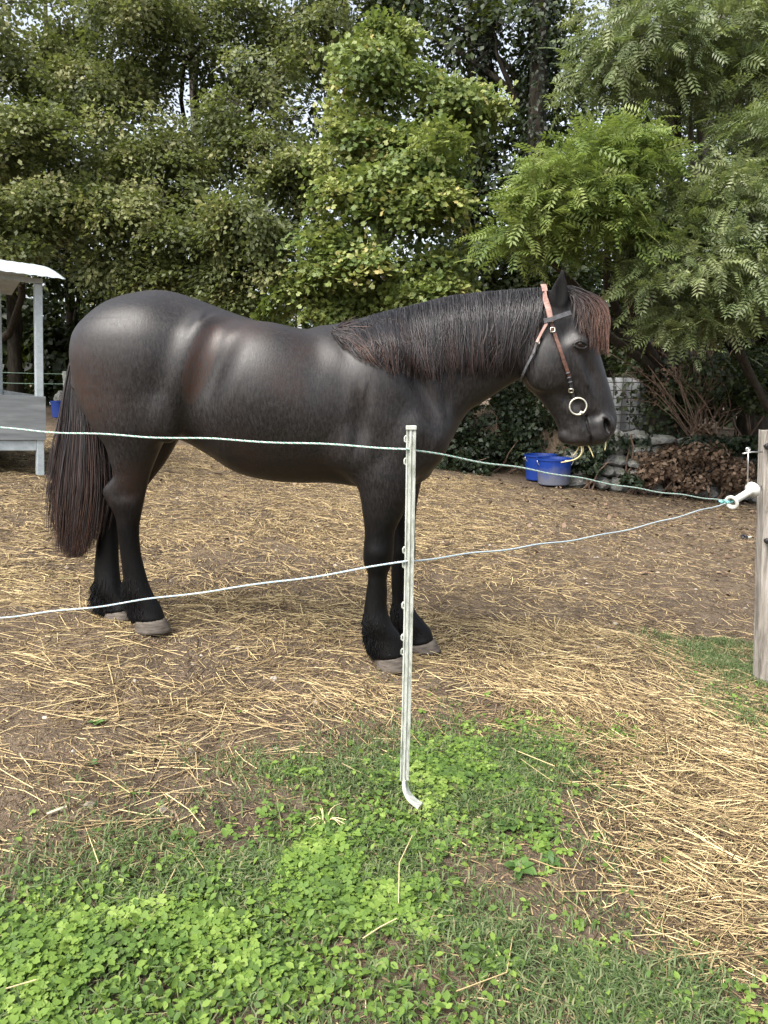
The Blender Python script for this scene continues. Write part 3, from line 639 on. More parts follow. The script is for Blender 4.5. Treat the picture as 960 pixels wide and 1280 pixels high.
V, F = sweep(pc[:26], sec, lambda i: np.array([-1.0, 0, 0])); mb.add(V, F); mb.build('shaft', pl, post)
tread = [(-.0135, .004), (-.0135, -.006), (-.008, -.007), (.008, -.007), (.0135, -.006), (.0135, .004)]
mb = MB(); V, F = sweep(pc[25:], tread, lambda i: np.array([-.3, -.95, 0])); mb.add(V, F); mb.build('tread', pl, post)
mb = MB(); mb.box((-.015, -.009, -.006), (.015, .013, .006)); o = mb.build('cap', pl, post, bevel=.002); o.location = pc[0] + [0, 0, .003]
for v in (549, 577, 688, 706, 757, 797, 815):
    tpar = (v - 536) / (975 - 536); q = at(np.interp(v, [p[1] for p in ppx], [p[0] for p in ppx]) - 6.2, v, PD) - pl0
    mb = MB(); mb.tube([q + [0.006, 0, .009], q + [-.001, 0, .009], q + [-.0035, 0, .005], q + [-.0035, 0, -.005], q + [0, 0, -.008], q + [.006, 0, -.008]], .0032, 6); mb.build('lug', pl, post, smooth=True)

def rope(name, label, P, cols, r=.0025, pitch=.026):
    P = np.asarray(P, float); d = np.r_[0, np.cumsum(np.linalg.norm(np.diff(P, axis=0), axis=1))]
    s_ = np.arange(0, d[-1], .0045); C = np.stack([np.interp(s_, d, P[:, i]) for i in range(3)], 1)
    wob = np.stack([np.zeros(len(s_)), .0015 * np.sin(s_ * 21), .0022 * np.sin(s_ * 17 + 1) + .002 * np.sin(s_ * 5.3)], 1); C = C + wob
    root = empty(name, C[len(C) // 2]); tag(root, label, 'rope'); T_ = unit(np.gradient(C, axis=0)); A = unit(np.cross(T_, [0, 0, 1.0])); B = np.cross(T_, A)
    for k, mm in enumerate(cols):
        w = 2 * math.pi * (s_ / pitch + k / len(cols)); Q = C + (A * np.cos(w)[:, None] + B * np.sin(w)[:, None]) * r * .62
        mb = MB(); mb.tube(Q - C[len(C) // 2], r * .62, 5); mb.build('strand', mm, root, smooth=True)
    return root
M['rope_white'] = mat('rope_white', (.46, .49, .47), .6); M['rope_green'] = mat('rope_green', (.16, .40, .28), .6); M['rope_blue'] = mat('rope_blue', (.27, .42, .54), .6); M['rope_cyan'] = mat('rope_cyan', (.25, .62, .62), .6)
hk = at(908, 627, 3.48); pq1, pq2 = at(507.5, 560, PD - .012), at(506.5, 701, PD - .012)
L1, L2 = at(0, 535, 2.5), at(0, 771, 2.5)
def span(a, b, sag, n=20): k = np.linspace(0, 1, n); return a + (b - a) * k[:, None] - np.array([0, 0, 1]) * (4 * sag * k * (1 - k))[:, None]
rope('fence_rope', 'upper green and white electric fence rope crossing in front of the horse body',
     np.vstack([span(L1 + (L1 - pq1) * 2.2, L1, 0), span(L1, pq1, .004)[1:], span(pq1, hk, .006)[1:]]), [M['rope_white'], M['rope_green'], M['rope_white']])
rope('fence_rope', 'lower blue and white electric fence rope crossing in front of the horse legs',
     np.vstack([span(L2 + (L2 - pq2) * 2.2, L2, 0), span(L2, pq2, .012)[1:], span(pq2, hk + [0, 0, -.006], .035)[1:]]), [M['rope_white'], M['rope_blue'], M['rope_white']])
# wooden post
wm = mat('weathered_grey_wood', rough=.9, spec=.2); t = NT(wm); f = t.noise(t.coord((1, 1, .05)), 55, 6, .65); f2 = t.noise(t.coord((1, 1, .12)), 14, 4, .6); f3 = t.noise(t.coord(), 5, 3)
c = t.ramp(f, [(.3, (.075, .066, .055)), (.45, (.21, .19, .165)), (.7, (.40, .375, .335))])
c = t.mix(t.ramp(f2, [(.32, (.85, .85, .85)), (.42, (0, 0, 0))]), c, (.045, .038, .03)); c = t.mix(t.ramp(f3, [(.5, (0, 0, 0)), (.75, (.5, .5, .5))]), c, (.25, .23, .20))
t.base(c); t.bump(t.math('ADD', f, f2), .9, .012)
WD = 3.62; wt = at(964, 538, WD); wb = at(958.5, 850, WD); gzw = float(gbase(wb[0], wb[1]))
wp = empty('wooden_post', (wb[0], WD, gzw)); tag(wp, 'grey weathered wooden fence post at the right edge', 'fence post')
mb = MB(); n = 16; rows = 34
for_rows = []
for k in range(rows):
    s_ = k / (rows - 1); c_ = np.array([wb[0] + (wt[0] - wb[0]) * s_, WD, 0]) - [wb[0], WD, 0]; z = -.2 + (wt[2] - gzw + .2) * s_
    for j in range(n):
        w = 2 * math.pi * (j + .5) / n; rr = .046 / max(abs(math.cos(w)), abs(math.sin(w))) ** .85
        rr *= 1 + .035 * (float(vnoise(j * .9, z * 3.0, 5)) - .5) + .05 * (float(vnoise(j * 1.7, z * .8, 9)) - .5); rr -= .006 * (j == 10) * (0.1 < s_ < .75)
        for_rows.append((c_[0] + rr * math.cos(w), c_[1] + rr * math.sin(w), z + .012 * (float(vnoise(j * .5, 3, 2)) - .5) * (k == rows - 1)))
mb.add(for_rows, [(i * n + j, i * n + (j + 1) % n, (i + 1) * n + (j + 1) % n, (i + 1) * n + j) for i in range(rows - 1) for j in range(n)] + [tuple(range(n - 1, -1, -1)), tuple((rows - 1) * n + j for j in range(n))])
mb.build('timber', wm, wp)
blk = mat('black_plastic', (.012, .012, .013), .4); M['black'] = blk
def axis_m(a, b):
    d = Vector(b - a); return Matrix.Translation(Vector(a)) @ d.to_track_quat('Z', 'Y').to_matrix().to_4x4(), d.length
for v in (558, 676):
    q = at(958.5, v, WD - .055) - np.array(wp.location); Mx, _ = axis_m(q + [0, .02, 0], q + [0, -.05, 0]); mb = MB()
    mb.lathe([(.006, 0), (.006, .02), (.014, .02), (.014, .034), (.008, .036), (.008, .044), (.014, .046), (.012, .058)], 14, Mx); mb.build('insulator', blk, wp, smooth=True)
# gate handle
ha, hb = at(914, 628.5, 3.46), at(943, 610.5, 3.56); hroot = empty('gate_handle', (ha + hb) / 2); tag(hroot, 'white plastic gate handle joining the ropes to the wooden post', 'gate handle')
Mx, Ln = axis_m(ha - (ha + hb) / 2, hb - (ha + hb) / 2); wpl = mat('white_plastic', (.52, .52, .48), .4)
prof = [(.017, .010), (.019, 0), (.030, -.002), (.034, .002), (.033, .008), (.024, .016), (.0165, .028), (.016, Ln * .5), (.0165, Ln - .04), (.026, Ln - .028), (.036, Ln - .020), (.037, Ln - .012), (.030, Ln - .006), (.012, Ln - .004), (.012, Ln)]
mb = MB(); mb.lathe(prof, 24, Mx, (False, True)); mb.build('grip', wpl, hroot, smooth=True)
mb = MB(); mb.lathe([(.0001, .03), (.017, .03), (.017, .011)], 16, Mx, (False, False)); mb.build('bore', mat('handle_bore', (.25, .22, .17), .7), hroot)
hkl = hb - (ha + hb) / 2; mb = MB(); mb.tube(cat([hkl, hkl + [.02, .0, .012], hkl + [.038, .01, .008], hkl + [.045, .02, -.012]], 4), .003, 6); mb.build('hook', M['steel'], hroot, smooth=True)
mb = MB(); kp = [hk + [-.035, 0, .002], hk + [-.01, -.006, .004], hk + [.01, .004, -.004], hk + [.028, -.004, .003], ha + (hb - ha) * .12]
mb.tube(cat(np.array(kp) - (ha + hb) / 2, 5), .0055, 7); mb.build('rope_end', M['rope_cyan'], hroot, smooth=True)
mb = MB(); hx = np.linspace(0, 1, 60); kk = (hk - (ha + hb) / 2)[None] + np.stack([-.03 + .045 * hx, .007 * np.cos(hx * 40), .007 * np.sin(hx * 40)], 1); mb.tube(kk, .003, 5); mb.build('knot', M['rope_cyan'], hroot, smooth=True)
# steel anchor on the post
an0 = at(951, 565, 3.58); ar = empty('gate_anchor', an0); tag(ar, 'thin steel anchor rod fixed to the wooden post above the handle', 'anchor')
q = lambda u, v: at(u, v, 3.56) - an0
mb = MB(); mb.tube([q(953, 565), q(940, 565), q(928, 567)], .0035, 7); mb.build('arm', M['steel'], ar, smooth=True)
mb = MB(); mb.tube([q(935.5, 560), q(935, 580), q(934.5, 602), q(934, 612)], .0032, 7); mb.build('rod', M['steel'], ar, smooth=True)
mb = MB(); mb.tube(np.array([q(935, 562) + np.array([.009 * math.cos(w), 0, .009 * math.sin(w)]) for w in np.linspace(0, 6.6, 14)]), .0035, 6); mb.build('eye_nut', M['steel'], ar, smooth=True)
# ring insulator on the ground
ip = gpt(930, 672); ir = empty('ring_insulator', (ip[0], ip[1], float(gz(ip[0], ip[1])))); tag(ir, 'small black ring insulator lying on the dirt by the wooden post', 'insulator')
mb = MB(); mb.tube(np.array([[.028 * math.cos(w), .022 * math.sin(w), .022 + .012 * math.sin(w)] for w in np.linspace(0, 6.8, 22)]), .011, 8); mb.build('ring', blk, ir, smooth=True)
mb = MB(); mb.lathe([(.010, 0), (.011, .004), (.011, .028), (.007, .034)], 12, Matrix.Translation((.042, -.012, .016)) @ Matrix.Rotation(1.3, 4, 'Y')); mb.build('stem', M['plastic'], ir, smooth=True)

# ------------------------------------------------------------------ hay feeder at the left edge
gal = mat('galvanised_steel', rough=.5, metal=.0, spec=.5); t = NT(gal); f = t.noise(t.coord(), 16, 5, .7); f2 = t.noise(t.coord((.4, 1, 3)), 5, 4)
c = t.ramp(f, [(.3, (.30, .345, .36)), (.6, (.43, .48, .495))]); t.base(c); M['galv'] = gal
gdk = mat('dull_grey_sheet', rough=.55, spec=.5); t = NT(gdk); f = t.noise(t.coord((.35, 1, 3)), 6, 5, .6); t.base(t.ramp(f, [(.32, (.13, .14, .145)), (.5, (.19, .205, .21)), (.72, (.28, .295, .30))])); M['gdk'] = gdk
fb = gpt(50, 592); fz = float(gbase(fb[0], fb[1])); fr = math.radians(37); feeder = empty('hay_feeder', (fb[0], fb[1], fz), fr)
feeder.rotation_euler = (math.radians(1.5), math.radians(3.0), fr)
tag(feeder, 'roofed galvanised steel hay feeder at the left edge', 'hay feeder')
FW, FD_ = 2.2, 1.9                       # local: x to the left is negative, y away
def zat(v, D): return float(at(50, v, D)[2]) - fz
D0 = fb[1]; zt = zat(354, D0); z1, z2, z3 = zat(495, D0), zat(550, D0), zat(563, D0)
for x, y in ((0, 0), (-FW, 0), (0, FD_), (-FW, FD_)):
    mb = MB(); mb.box((x - .035, y - .035, -.35), (x + .035, y + .035, zt - .004)); mb.build('upright', gal, feeder, bevel=.006)
for nm, lo, hi in (('tray_panel', (-FW - .05, -.052, z2), (.05, -.038, z1)), ('tray_panel', (.038, -.037, z2), (.05, FD_ + .05, z1)), ('tray_panel', (-FW - .05, FD_ + .038, z2), (.037, FD_ + .05, z1)), ('tray_panel', (-FW - .05, -.037, z2), (-FW - .038, FD_ + .037, z1))):
    mb = MB(); mb.box(lo, hi); mb.build(nm, gdk, feeder, bevel=.004)
mb = MB(); mb.box((-FW - .03, -.03, z2 + .02), (.03, FD_ + .03, z2 + .04)); mb.build('tray_floor', gdk, feeder)
for lo, hi in (((-FW + .036, -.03, z3), (-.036, .03, z2 - .003)), ((-FW + .036, FD_ - .03, z3), (-.036, FD_ + .03, z2 - .003)), ((-.03, .036, z3), (.03, FD_ - .036, z2 - .003)), ((-FW - .03, .036, z3), (-FW + .03, FD_ - .036, z2 - .003))):
    mb = MB(); mb.box(lo, hi); mb.build('base_rail', gal, feeder, bevel=.005)
for lo, hi in (((-FW - .04, -.03, zt), (.04, .03, zt + .05)), ((-FW - .04, FD_ - .03, zt), (.04, FD_ + .03, zt + .05))):
    mb = MB(); mb.box(lo, hi); mb.build('eave_beam', gal, feeder, bevel=.005)
for y0, y1, s_ in ((-.22, FD_ / 2, 1), (FD_ + .22, FD_ / 2, -1)):        # two corrugated roof sheets
    xs_ = np.linspace(-FW - .22, .20, 121); nyr = 7; V = []
    for lay in (0, .004):
        for j in range(nyr):
            k = j / (nyr - 1); yy = y0 + (y1 - y0) * k; zz = zt + .05 + .21 * k + .05 * math.sin(k * 2.6)
            V += [(x, yy, zz + .003 * math.sin(x * 2 * math.pi / .10) + lay) for x in xs_]
    nx_ = len(xs_); m_ = nx_ * nyr; F = []
    for j in range(nyr - 1):
        for i in range(nx_ - 1):
            a = j * nx_ + i; F += [(a, a + nx_, a + nx_ + 1, a + 1), (m_ + a, m_ + a + 1, m_ + a + nx_ + 1, m_ + a + nx_)]
    F += [(i, i + 1, m_ + i + 1, m_ + i) for i in range(nx_ - 1)] + [(j * nx_ + nx_ - 1, (j + 1) * nx_ + nx_ - 1, m_ + (j + 1) * nx_ + nx_ - 1, m_ + j * nx_ + nx_ - 1) for j in range(nyr - 1)]
    mb = MB(); mb.add(V, F); mb.build('roof_sheet', gal, feeder, smooth=True)
hayo = MB()
for k in range(420):
    a = np.array([RNG.uniform(-FW + .1, -.15), RNG.uniform(.1, FD_ - .1), z2 + .05]); hmx = .62 * math.exp(-((a[0] + FW * .62) / .62) ** 2); a[2] += RNG.random() * hmx
    d = unit(RNG.normal(size=3) * [1, 1, .35]) * RNG.uniform(.12, .3); hayo.tube([a - d, a + d * .1 + [0, 0, .02], a + d], .006, 3, False)
hy = hayo.build('hay', strawm, feeder); hy['kind'] = 'stuff'

# ------------------------------------------------------------------ buckets
def bucket(u0, u1, vt, vb, D, label, dirty, gname='blue feed buckets'):
    a, b = at(u0, vt, D), at(u1, vt, D); r = (b[0] - a[0]) / 2; c_ = (a + b) / 2; zb = at((u0 + u1) / 2, vb, D - r * .8)[2]; h_ = c_[2] - zb
    m = mat('blue_plastic_bucket', rough=.4, spec=.4); t = NT(m); sx = t.n('SeparateXYZ'); tc = t.n('TexCoord'); t.l(tc.outputs['Object'], sx.inputs[0])
    f = t.noise(t.coord(), 9, 4); z_ = t.math('ADD', sx.outputs['Z'], t.math('MULTIPLY', f, .25))
    t.base(t.mix(t.ramp(z_, [(.22, (dirty, dirty, dirty)), (.42, (0, 0, 0))]), (.004, .030, .20), (.11, .115, .13)))
    o = empty('bucket', (c_[0], D, zb)); tag(o, label, 'bucket', gname)
    k = .86; mb = MB(); mb.lathe([(r * k, 0), (r * (k + .02), .01), (r * .97, h_ * .93), (r * 1.03, h_ * .935), (r * 1.03, h_), (r * .96, h_), (r * .93, h_ * .9), (r * (k - .04), .03)], 36)
    mb.build('shell', m, o, smooth=False, bevel=0)
    mb = MB(); mb.tube(np.array([[r * 1.02 * math.cos(w), -r * .25 - .02 * math.sin(w), h_ * .93 - abs(r * .6 * math.sin(w))] for w in np.linspace(0, math.pi, 20)]), .006, 6); mb.build('bail', M['steel'], o, smooth=True)
    return o
bucket(656, 697, 568, 601, 12.0, 'blue bucket behind the other one, against the ivy', .05)
bucket(671, 715, 572.5, 607, 11.5, 'blue bucket with grey dirty lower half, in front of the other', .9)
lbp = gpt(75, 522); bucket(63.5, 86, 501, 522, lbp[1], 'small far blue bucket on the grass beside the feeder upright', .1)

def rock(name, loc, s, label, matl, seed, grp=None, parent=None):
    import bmesh
    bm = bmesh.new(); bmesh.ops.create_icosphere(bm, subdivisions=2, radius=1)
    r_ = random.Random(seed); ph = [r_.uniform(0, 6) for _ in range(6)]
    for v_ in bm.verts:
        p = v_.co; k = 1 + .16 * math.sin(p.x * 3 + ph[0]) + .14 * math.sin(p.y * 3.4 + ph[1]) + .13 * math.sin(p.z * 3.1 + ph[2]) + .06 * math.sin(p.x * 7 + p.z * 6 + ph[3]); v_.co = p * k
    m = bpy.data.meshes.new(name); bm.to_mesh(m); bm.free(); o = link(name, m, matl, parent); o.location = loc; o.scale = s; o.rotation_euler = (r_.uniform(-.2, .2), r_.uniform(-.2, .2), r_.uniform(0, 6))
    if label: tag(o, label, 'rock', grp)
    return o
stm = mat('pale_limestone', rough=.9, spec=.2); t = NT(stm); f = t.noise(t.coord(kind='Object'), 5, 6, .7); f2 = t.noise(t.coord(), 1.5, 3)
t.base(t.mix(t.ramp(f2, [(.45, (0, 0, 0)), (.65, (.8, .8, .8))]), t.ramp(f, [(.3, (.11, .105, .095)), (.55, (.22, .22, .21)), (.75, (.40, .40, .385))]), (.085, .095, .05))); t.bump(f, .6, .03); M['stone'] = stm
q = at(75, 497, lbp[1] + .35); rock('rock', q, (.13, .11, .14), 'mottled grey lump behind the far blue bucket', stm, 3)
for k, (u, v, s_, lb) in enumerate(((549, 575, .10, 'small pale rock at the ivy foot just right of the horse chest'), (598, 574, .14, 'pale flat rock at the ivy foot between horse chest and buckets'), (650, 582, .08, 'small white rock touching the left blue bucket'))):
    p_ = gpt(u, v + 4); rock('rock', (p_[0], p_[1], gbase(p_[0], p_[1]) + .03), (s_, s_ * .7, s_ * .55), lb, stm, 20 + k)
# far fence at the left
fD = 17.2; fpb = at(83, 500, fD); fo = empty('far_fence_post', (fpb[0], fD, float(gbase(fpb[0], fD)))); tag(fo, 'far white plastic fence post behind the left blue bucket', 'fence post')
zt_ = at(83, 464, fD)[2] - fo.location.z; mb = MB(); mb.box((-.045, -.02, -.1), (.045, .02, zt_)); mb.build('shaft', M['plastic'], fo, bevel=.008)
for zz in (at(83, 468, fD)[2], at(83, 480, fD)[2]):
    mb = MB(); mb.tube([(-.03, 0, zz - fo.location.z), (-.065, 0, zz - fo.location.z)], .015, 6); mb.build('lug', M['plastic'], fo)
for v0, v1, lb in ((463, 467.5, 'upper far fence wire behind the hay feeder'), (476.5, 480, 'lower far fence wire behind the hay feeder')):
    a, b = at(-60, v0 - 1, fD + .5), at(83, v1, fD); mb = MB(); mb.tube(np.vstack([span(a, b, .02), span(b, at(420, v1 + 8, 18.5), .05)[1:]]), .008, 5)
    o = mb.build('fence_wire', mat('green_wire', (.16, .25, .19), .6), loc=tuple(b)); tag(o, lb, 'wire')
# thin stake by the wall
sp = gpt(752, 603); so = MB(); so.tube([(0, 0, -.1), (.01, 0, .35), (.015, 0, float(at(757, 555, sp[1])[2] - gbase(sp[0], sp[1])))], .016, 7)
so = so.build('stake', M['plastic']); so.location = (sp[0], sp[1], float(gbase(sp[0], sp[1]))); tag(so, 'thin pale stake standing in front of the stone wall below the muzzle', 'stake')

# ------------------------------------------------------------------ stone wall, mesh panel
wall = empty('stone_wall', (4.3, 11.75, float(gbase(4.3, 11.5)))); tag(wall, 'low dry stone wall half covered in ivy and dead leaves', 'wall', kind='thing')
wl0 = np.array(wall.location); x = 2.7; row = 0; protos = []
for row in range(5):
    x = 2.8 + .12 * (row % 2)
    while x < 6.6:
        w = RNG.uniform(.2, .42); h_ = .185; zb = float(gbase(x, 11.5)) + row * h_
        if len(protos) < 6: o = rock('stone', (0, 0, 0), (1, 1, 1), None, stm, 50 + len(protos), parent=wall); protos.append(o)
        else: o = protos[RNG.integers(6)].copy(); COL.objects.link(o); o.parent = wall
        o.location = (x + w / 2 - wl0[0], 11.72 - wl0[1] + RNG.uniform(-.05, .05) + row * .03, zb + h_ / 2 - wl0[2]); o.scale = (w * .53, .20, h_ * .56); o.rotation_euler = (RNG.uniform(-.1, .1), RNG.uniform(-.08, .08), RNG.choice([0, math.pi]) + RNG.uniform(-.15, .15))
        x += w * .98
mD = 12.9; pa, pb = at(745, 469, mD), at(842, 548, mD)
mp = empty('mesh_panel', ((pa[0] + pb[0]) / 2, mD, pb[2])); tag(mp, 'rusty weld mesh panel standing on the bank behind the muzzle', 'mesh panel'); mo = np.array(mp.location)
rust = mat('dark_steel_wire', (.06, .055, .05), .6)
for xx in np.arange(pa[0], pb[0] + .01, .148):
    mb = MB(); mb.tube([np.array([xx, mD, pb[2] - .05]) - mo, np.array([xx + .01, mD, pa[2]]) - mo], .008, 5); mb.build('wire', rust, mp)
for zz in np.arange(pb[2], pa[2] + .01, .132):
    mb = MB(); mb.tube([np.array([pa[0], mD - .012, zz]) - mo, np.array([pb[0], mD - .012, zz]) - mo], .008, 5); mb.build('wire', rust, mp)
sh = mat('whitish_sheet', rough=.6, spec=.3); t = NT(sh); f = t.noise(t.coord(), 3, 4); t.base(t.ramp(f, [(.35, (.20, .215, .225)), (.65, (.30, .315, .325))]))
sa, sb = at(735, 472, 13.2), at(808, 549, 13.2); xs_ = np.linspace(sa[0], sb[0], 20); V, F = [], []
for i, xx in enumerate(xs_):
    for j in range(6): V.append((xx + .05 * math.sin(j * 1.3) * (i > 15), 13.2 + .03 * math.sin(i * 1.1) , sb[2] + (sa[2] - sb[2]) * j / 5 * (1 - .12 * max(0, i - 14) / 5)))
for i in range(19):
    for j in range(5): F.append((i * 6 + j, (i + 1) * 6 + j, (i + 1) * 6 + j + 1, i * 6 + j + 1))
mb = MB(); mb.add(V, F); o = mb.build('white_sheet', sh, smooth=True); sm = o.modifiers.new('solid', 'SOLIDIFY'); sm.thickness = .012; tag(o, 'whitish plastic sheet standing behind the mesh panel', 'sheet')

# ------------------------------------------------------------------ foliage
KITE = (np.array([(0, 0, 0), (.36, .45, .07), (0, 1, -.06), (-.36, .45, .07)]), [(0, 1, 2), (0, 2, 3)])
LOBED = (np.array([(0, .05, 0), (.50, .20, .03), (.24, .48, .05), (.0, 1, -.08), (-.24, .48, .05), (-.50, .20, .03), (.40, .72, -.02), (-.40, .72, -.02)]),
         [(0, 1, 2), (0, 2, 3), (0, 3, 4), (0, 4, 5), (2, 6, 3), (4, 3, 7)])
def pinnate(n=5):
    V, T = [], []
    for k in range(2 * n + 1):
        if k == 2 * n: o, d, L = np.array([0, .80, -.14]), np.array([0, 1, -.35]), .26
        else:
            s_ = 1 if k % 2 else -1; y = .16 + .62 * (k // 2) / (n - 1); o = np.array([0, y, -.22 * y * y]); d = np.array([s_ * .92, .48, -.25]); L = .30 * (1 - .25 * abs(y - .45))
        d = unit(d); w = unit(np.cross(d, [0, 0, 1.0])) * L * .17; b = len(V)
        V += [o, o + d * L * .42 + w + [0, 0, .012], o + d * L, o + d * L * .42 - w + [0, 0, .012]]; T += [(b, b + 1, b + 2), (b, b + 2, b + 3)]
    b = len(V); V += [np.array([-.008, 0, 0]), np.array([.008, 0, 0]), np.array([0, .45, -.045]), np.array([0, .8, -.14])]; T += [(b, b + 1, b + 2), (b, b + 2, b + 3)]
    return np.array(V), T
PINN = pinnate()
def place(tpl, C, Nn, Dd, size, rnd=None):
    V0, T0 = tpl; n = len(C); Nn = unit(Nn); Dd = unit(Dd - Nn * (Dd * Nn).sum(1, keepdims=True)); X = np.cross(Dd, Nn); s_ = np.asarray(size).reshape(-1, 1, 1)
    V = C[:, None] + s_ * (V0[None, :, 0, None] * X[:, None] + V0[None, :, 1, None] * Dd[:, None] + V0[None, :, 2, None] * Nn[:, None])
    T = (np.arange(n)[:, None, None] * len(V0) + np.array(T0)[None]).reshape(-1, 3)
    r_ = RNG.random(n) if rnd is None else rnd
    return V.reshape(-1, 3), T, np.repeat(r_, len(V0))
def leaves(name, tpl, C, Nn, Dd, size, material, parent, rnd=None):
    C0 = np.array(parent.matrix_basis.translation) if parent is not None else np.zeros(3)
    V, T, r_ = place(tpl, C - C0, Nn, Dd, size, rnd); o = link(name, fast_mesh(name, V, T, {'rnd': r_}), material, parent); return o
def sprays(lobes, per, rs, up=.8, shell=.45, lowcut=-.55):
    C, Nn, Dd, R, SC, LC = [], [], [], [], [], []
    for (c, r, n) in lobes:
        c = np.asarray(c); r = np.asarray(r); d = unit(RNG.normal(size=(n * 2, 3))); d = d[d[:, 2] > lowcut][:n]; n = len(d)
        k = shell + (1 - shell) * RNG.random(n) ** .6; sc_ = c + d * r * k[:, None]
        ns = unit(np.array([0, 0, up]) + .55 * d + .35 * RNG.normal(size=(n, 3))); tone = RNG.random(n)
        e1 = unit(np.cross(ns, RNG.normal(size=(n, 3)))); e2 = np.cross(ns, e1)
        g_ = RNG.normal(size=(n, per, 3)) * np.array([.5, .5, .16]); rad2 = (g_[..., :2] ** 2).sum(-1)
        P = sc_[:, None] + rs * (g_[..., 0, None] * e1[:, None] + g_[..., 1, None] * e2[:, None] + (g_[..., 2] - .35 * rad2)[..., None] * ns[:, None])
        dd = g_[..., 0, None] * e1[:, None] + g_[..., 1, None] * e2[:, None] + d[:, None] * .3 + RNG.normal(size=P.shape) * .25 + np.array([0, 0, -.25])
        nn = ns[:, None] + RNG.normal(size=P.shape) * .45
        C.append(P.reshape(-1, 3)); Nn.append(nn.reshape(-1, 3)); Dd.append(dd.reshape(-1, 3)); R.append((.68 * tone[:, None] + .32 * RNG.random((n, per))).ravel())
        SC.append(sc_); LC.append(np.repeat(c[None], n, 0))
    return np.vstack(C), np.vstack(Nn), np.vstack(Dd), np.concatenate(R), np.vstack(SC), np.vstack(LC)
def lobe(u, v, D, ru, rv, n, dep=None):
    k = D / 945.0; return (at(u, v, D), (ru * k, dep or min(ru, rv) * k * 1.0 + .2, rv * k), n)
def split(lobes, m=6, flat=.74):          # each mass of a crown breaks into uneven boughs
    out = []
    for c, r, n in lobes:
        for _ in range(m):
            q = unit(RNG.normal(size=3)) * RNG.random() ** .4 * .78; s_ = RNG.uniform(.38, .70); out.append((np.asarray(c) + q * np.asarray(r), np.asarray(r) * s_ * np.array([1.1, 1.0, flat]), max(3, int(n / m * RNG.uniform(.6, 1.4)))))
    return out
def limb(mb, a, b, r0, r1, n=6, wob=.12, k=6):
    a, b = np.asarray(a), np.asarray(b); tt_ = np.linspace(0, 1, k); L = np.linalg.norm(b - a); w1, w2 = RNG.normal(size=3) * wob * L * .4, RNG.normal(size=3) * wob * L * .2
    P = a + (b - a) * tt_[:, None] + np.sin(tt_ * math.pi)[:, None] * w1 + np.sin(tt_ * 2 * math.pi)[:, None] * w2 + np.array([0, 0, .12 * L])[None] * np.sin(tt_ * math.pi)[:, None]
    mb.tube(P, r0 + (r1 - r0) * tt_, n, False); return P
def tree(name, label, group, base_u, D, top, r0, lobes, tpl, leaf, per, rs, material, barkm, lean=0.0, jit=.3, crown='crown', up=.8, shell=.45):
    bx = at(base_u, 500, D)[0]; b0 = np.array([bx, D, float(gbase(bx, D)) - .1]); root = empty(name, b0); tag(root, label, 'tree', group)
    tp = np.linspace(0, 1, 12); TP = np.stack([lean * tp ** 1.3 + .12 * np.sin(tp * 5 + D), .1 * np.sin(tp * 4 + base_u), (top - b0[2]) * tp], 1); mb = MB(); TR = r0 * (1 - .75 * tp) * (1 + .5 * np.exp(-tp * 22)); mb.tube(TP, TR, 10); mb.build('trunk', barkm, root, smooth=True)
    big = lobes; lobes = split(lobes) if name == 'maple_tree' else lobes
    C, Nn, Dd, R, SC, LC = sprays(lobes, per, rs, up, shell)
    mb = MB()
    for (c, r, n) in big:
        c = np.asarray(c) - b0; k = np.clip((c[2] - 1.0) / (top - b0[2]) - .12, .12, .93); st = np.array([np.interp(k, tp, TP[:, i]) for i in range(3)]); limb(mb, st, c, np.interp(k, tp, TR) * .5, .02)
    mb.build('branches', barkm, root, smooth=True)
    mb = MB(); pick = RNG.permutation(len(SC))[:max(40, len(SC) // 2)]
    for i in pick: a = LC[i] * .75 + SC[i] * .25 - b0; limb(mb, a, SC[i] - b0, .013, .004, 3, .2, 4)
    mb.build('twigs', barkm, root)['kind'] = 'stuff'
    leaves(crown, tpl, C, Nn, Dd, leaf * RNG.uniform(1 - jit, 1 + jit, len(C)), material, root, R)['kind'] = 'stuff'
    return root
WG = 'trees at the edge of the wood'
tree('maple_tree', 'broad olive green maple filling the upper left above the hay feeder', WG, -30, 18.0, 10.5, .22,
     [lobe(100, 110, 15.5, 120, 80, 70), lobe(40, 230, 14.8, 100, 60, 50), lobe(180, 90, 15.6, 90, 70, 50), lobe(60, 60, 14, 130, 80, 75), lobe(10, 185, 13, 110, 80, 75), lobe(130, 160, 14, 95, 75, 65), lobe(40, 285, 12.6, 100, 42, 60), lobe(150, 15, 15, 100, 60, 50), lobe(-90, 110, 13, 90, 120, 50),
      lobe(115, 255, 13, 85, 50, 60), lobe(60, -70, 14.5, 150, 60, 40), lobe(-60, 300, 12.8, 70, 45, 40), lobe(-190, 200, 14.5, 110, 110, 60), lobe(-210, 20, 15, 120, 110, 50), lobe(-180, 330, 14, 90, 60, 40)], KITE, .080, 104, .36, M['maple'], M['bark'], 1.0)
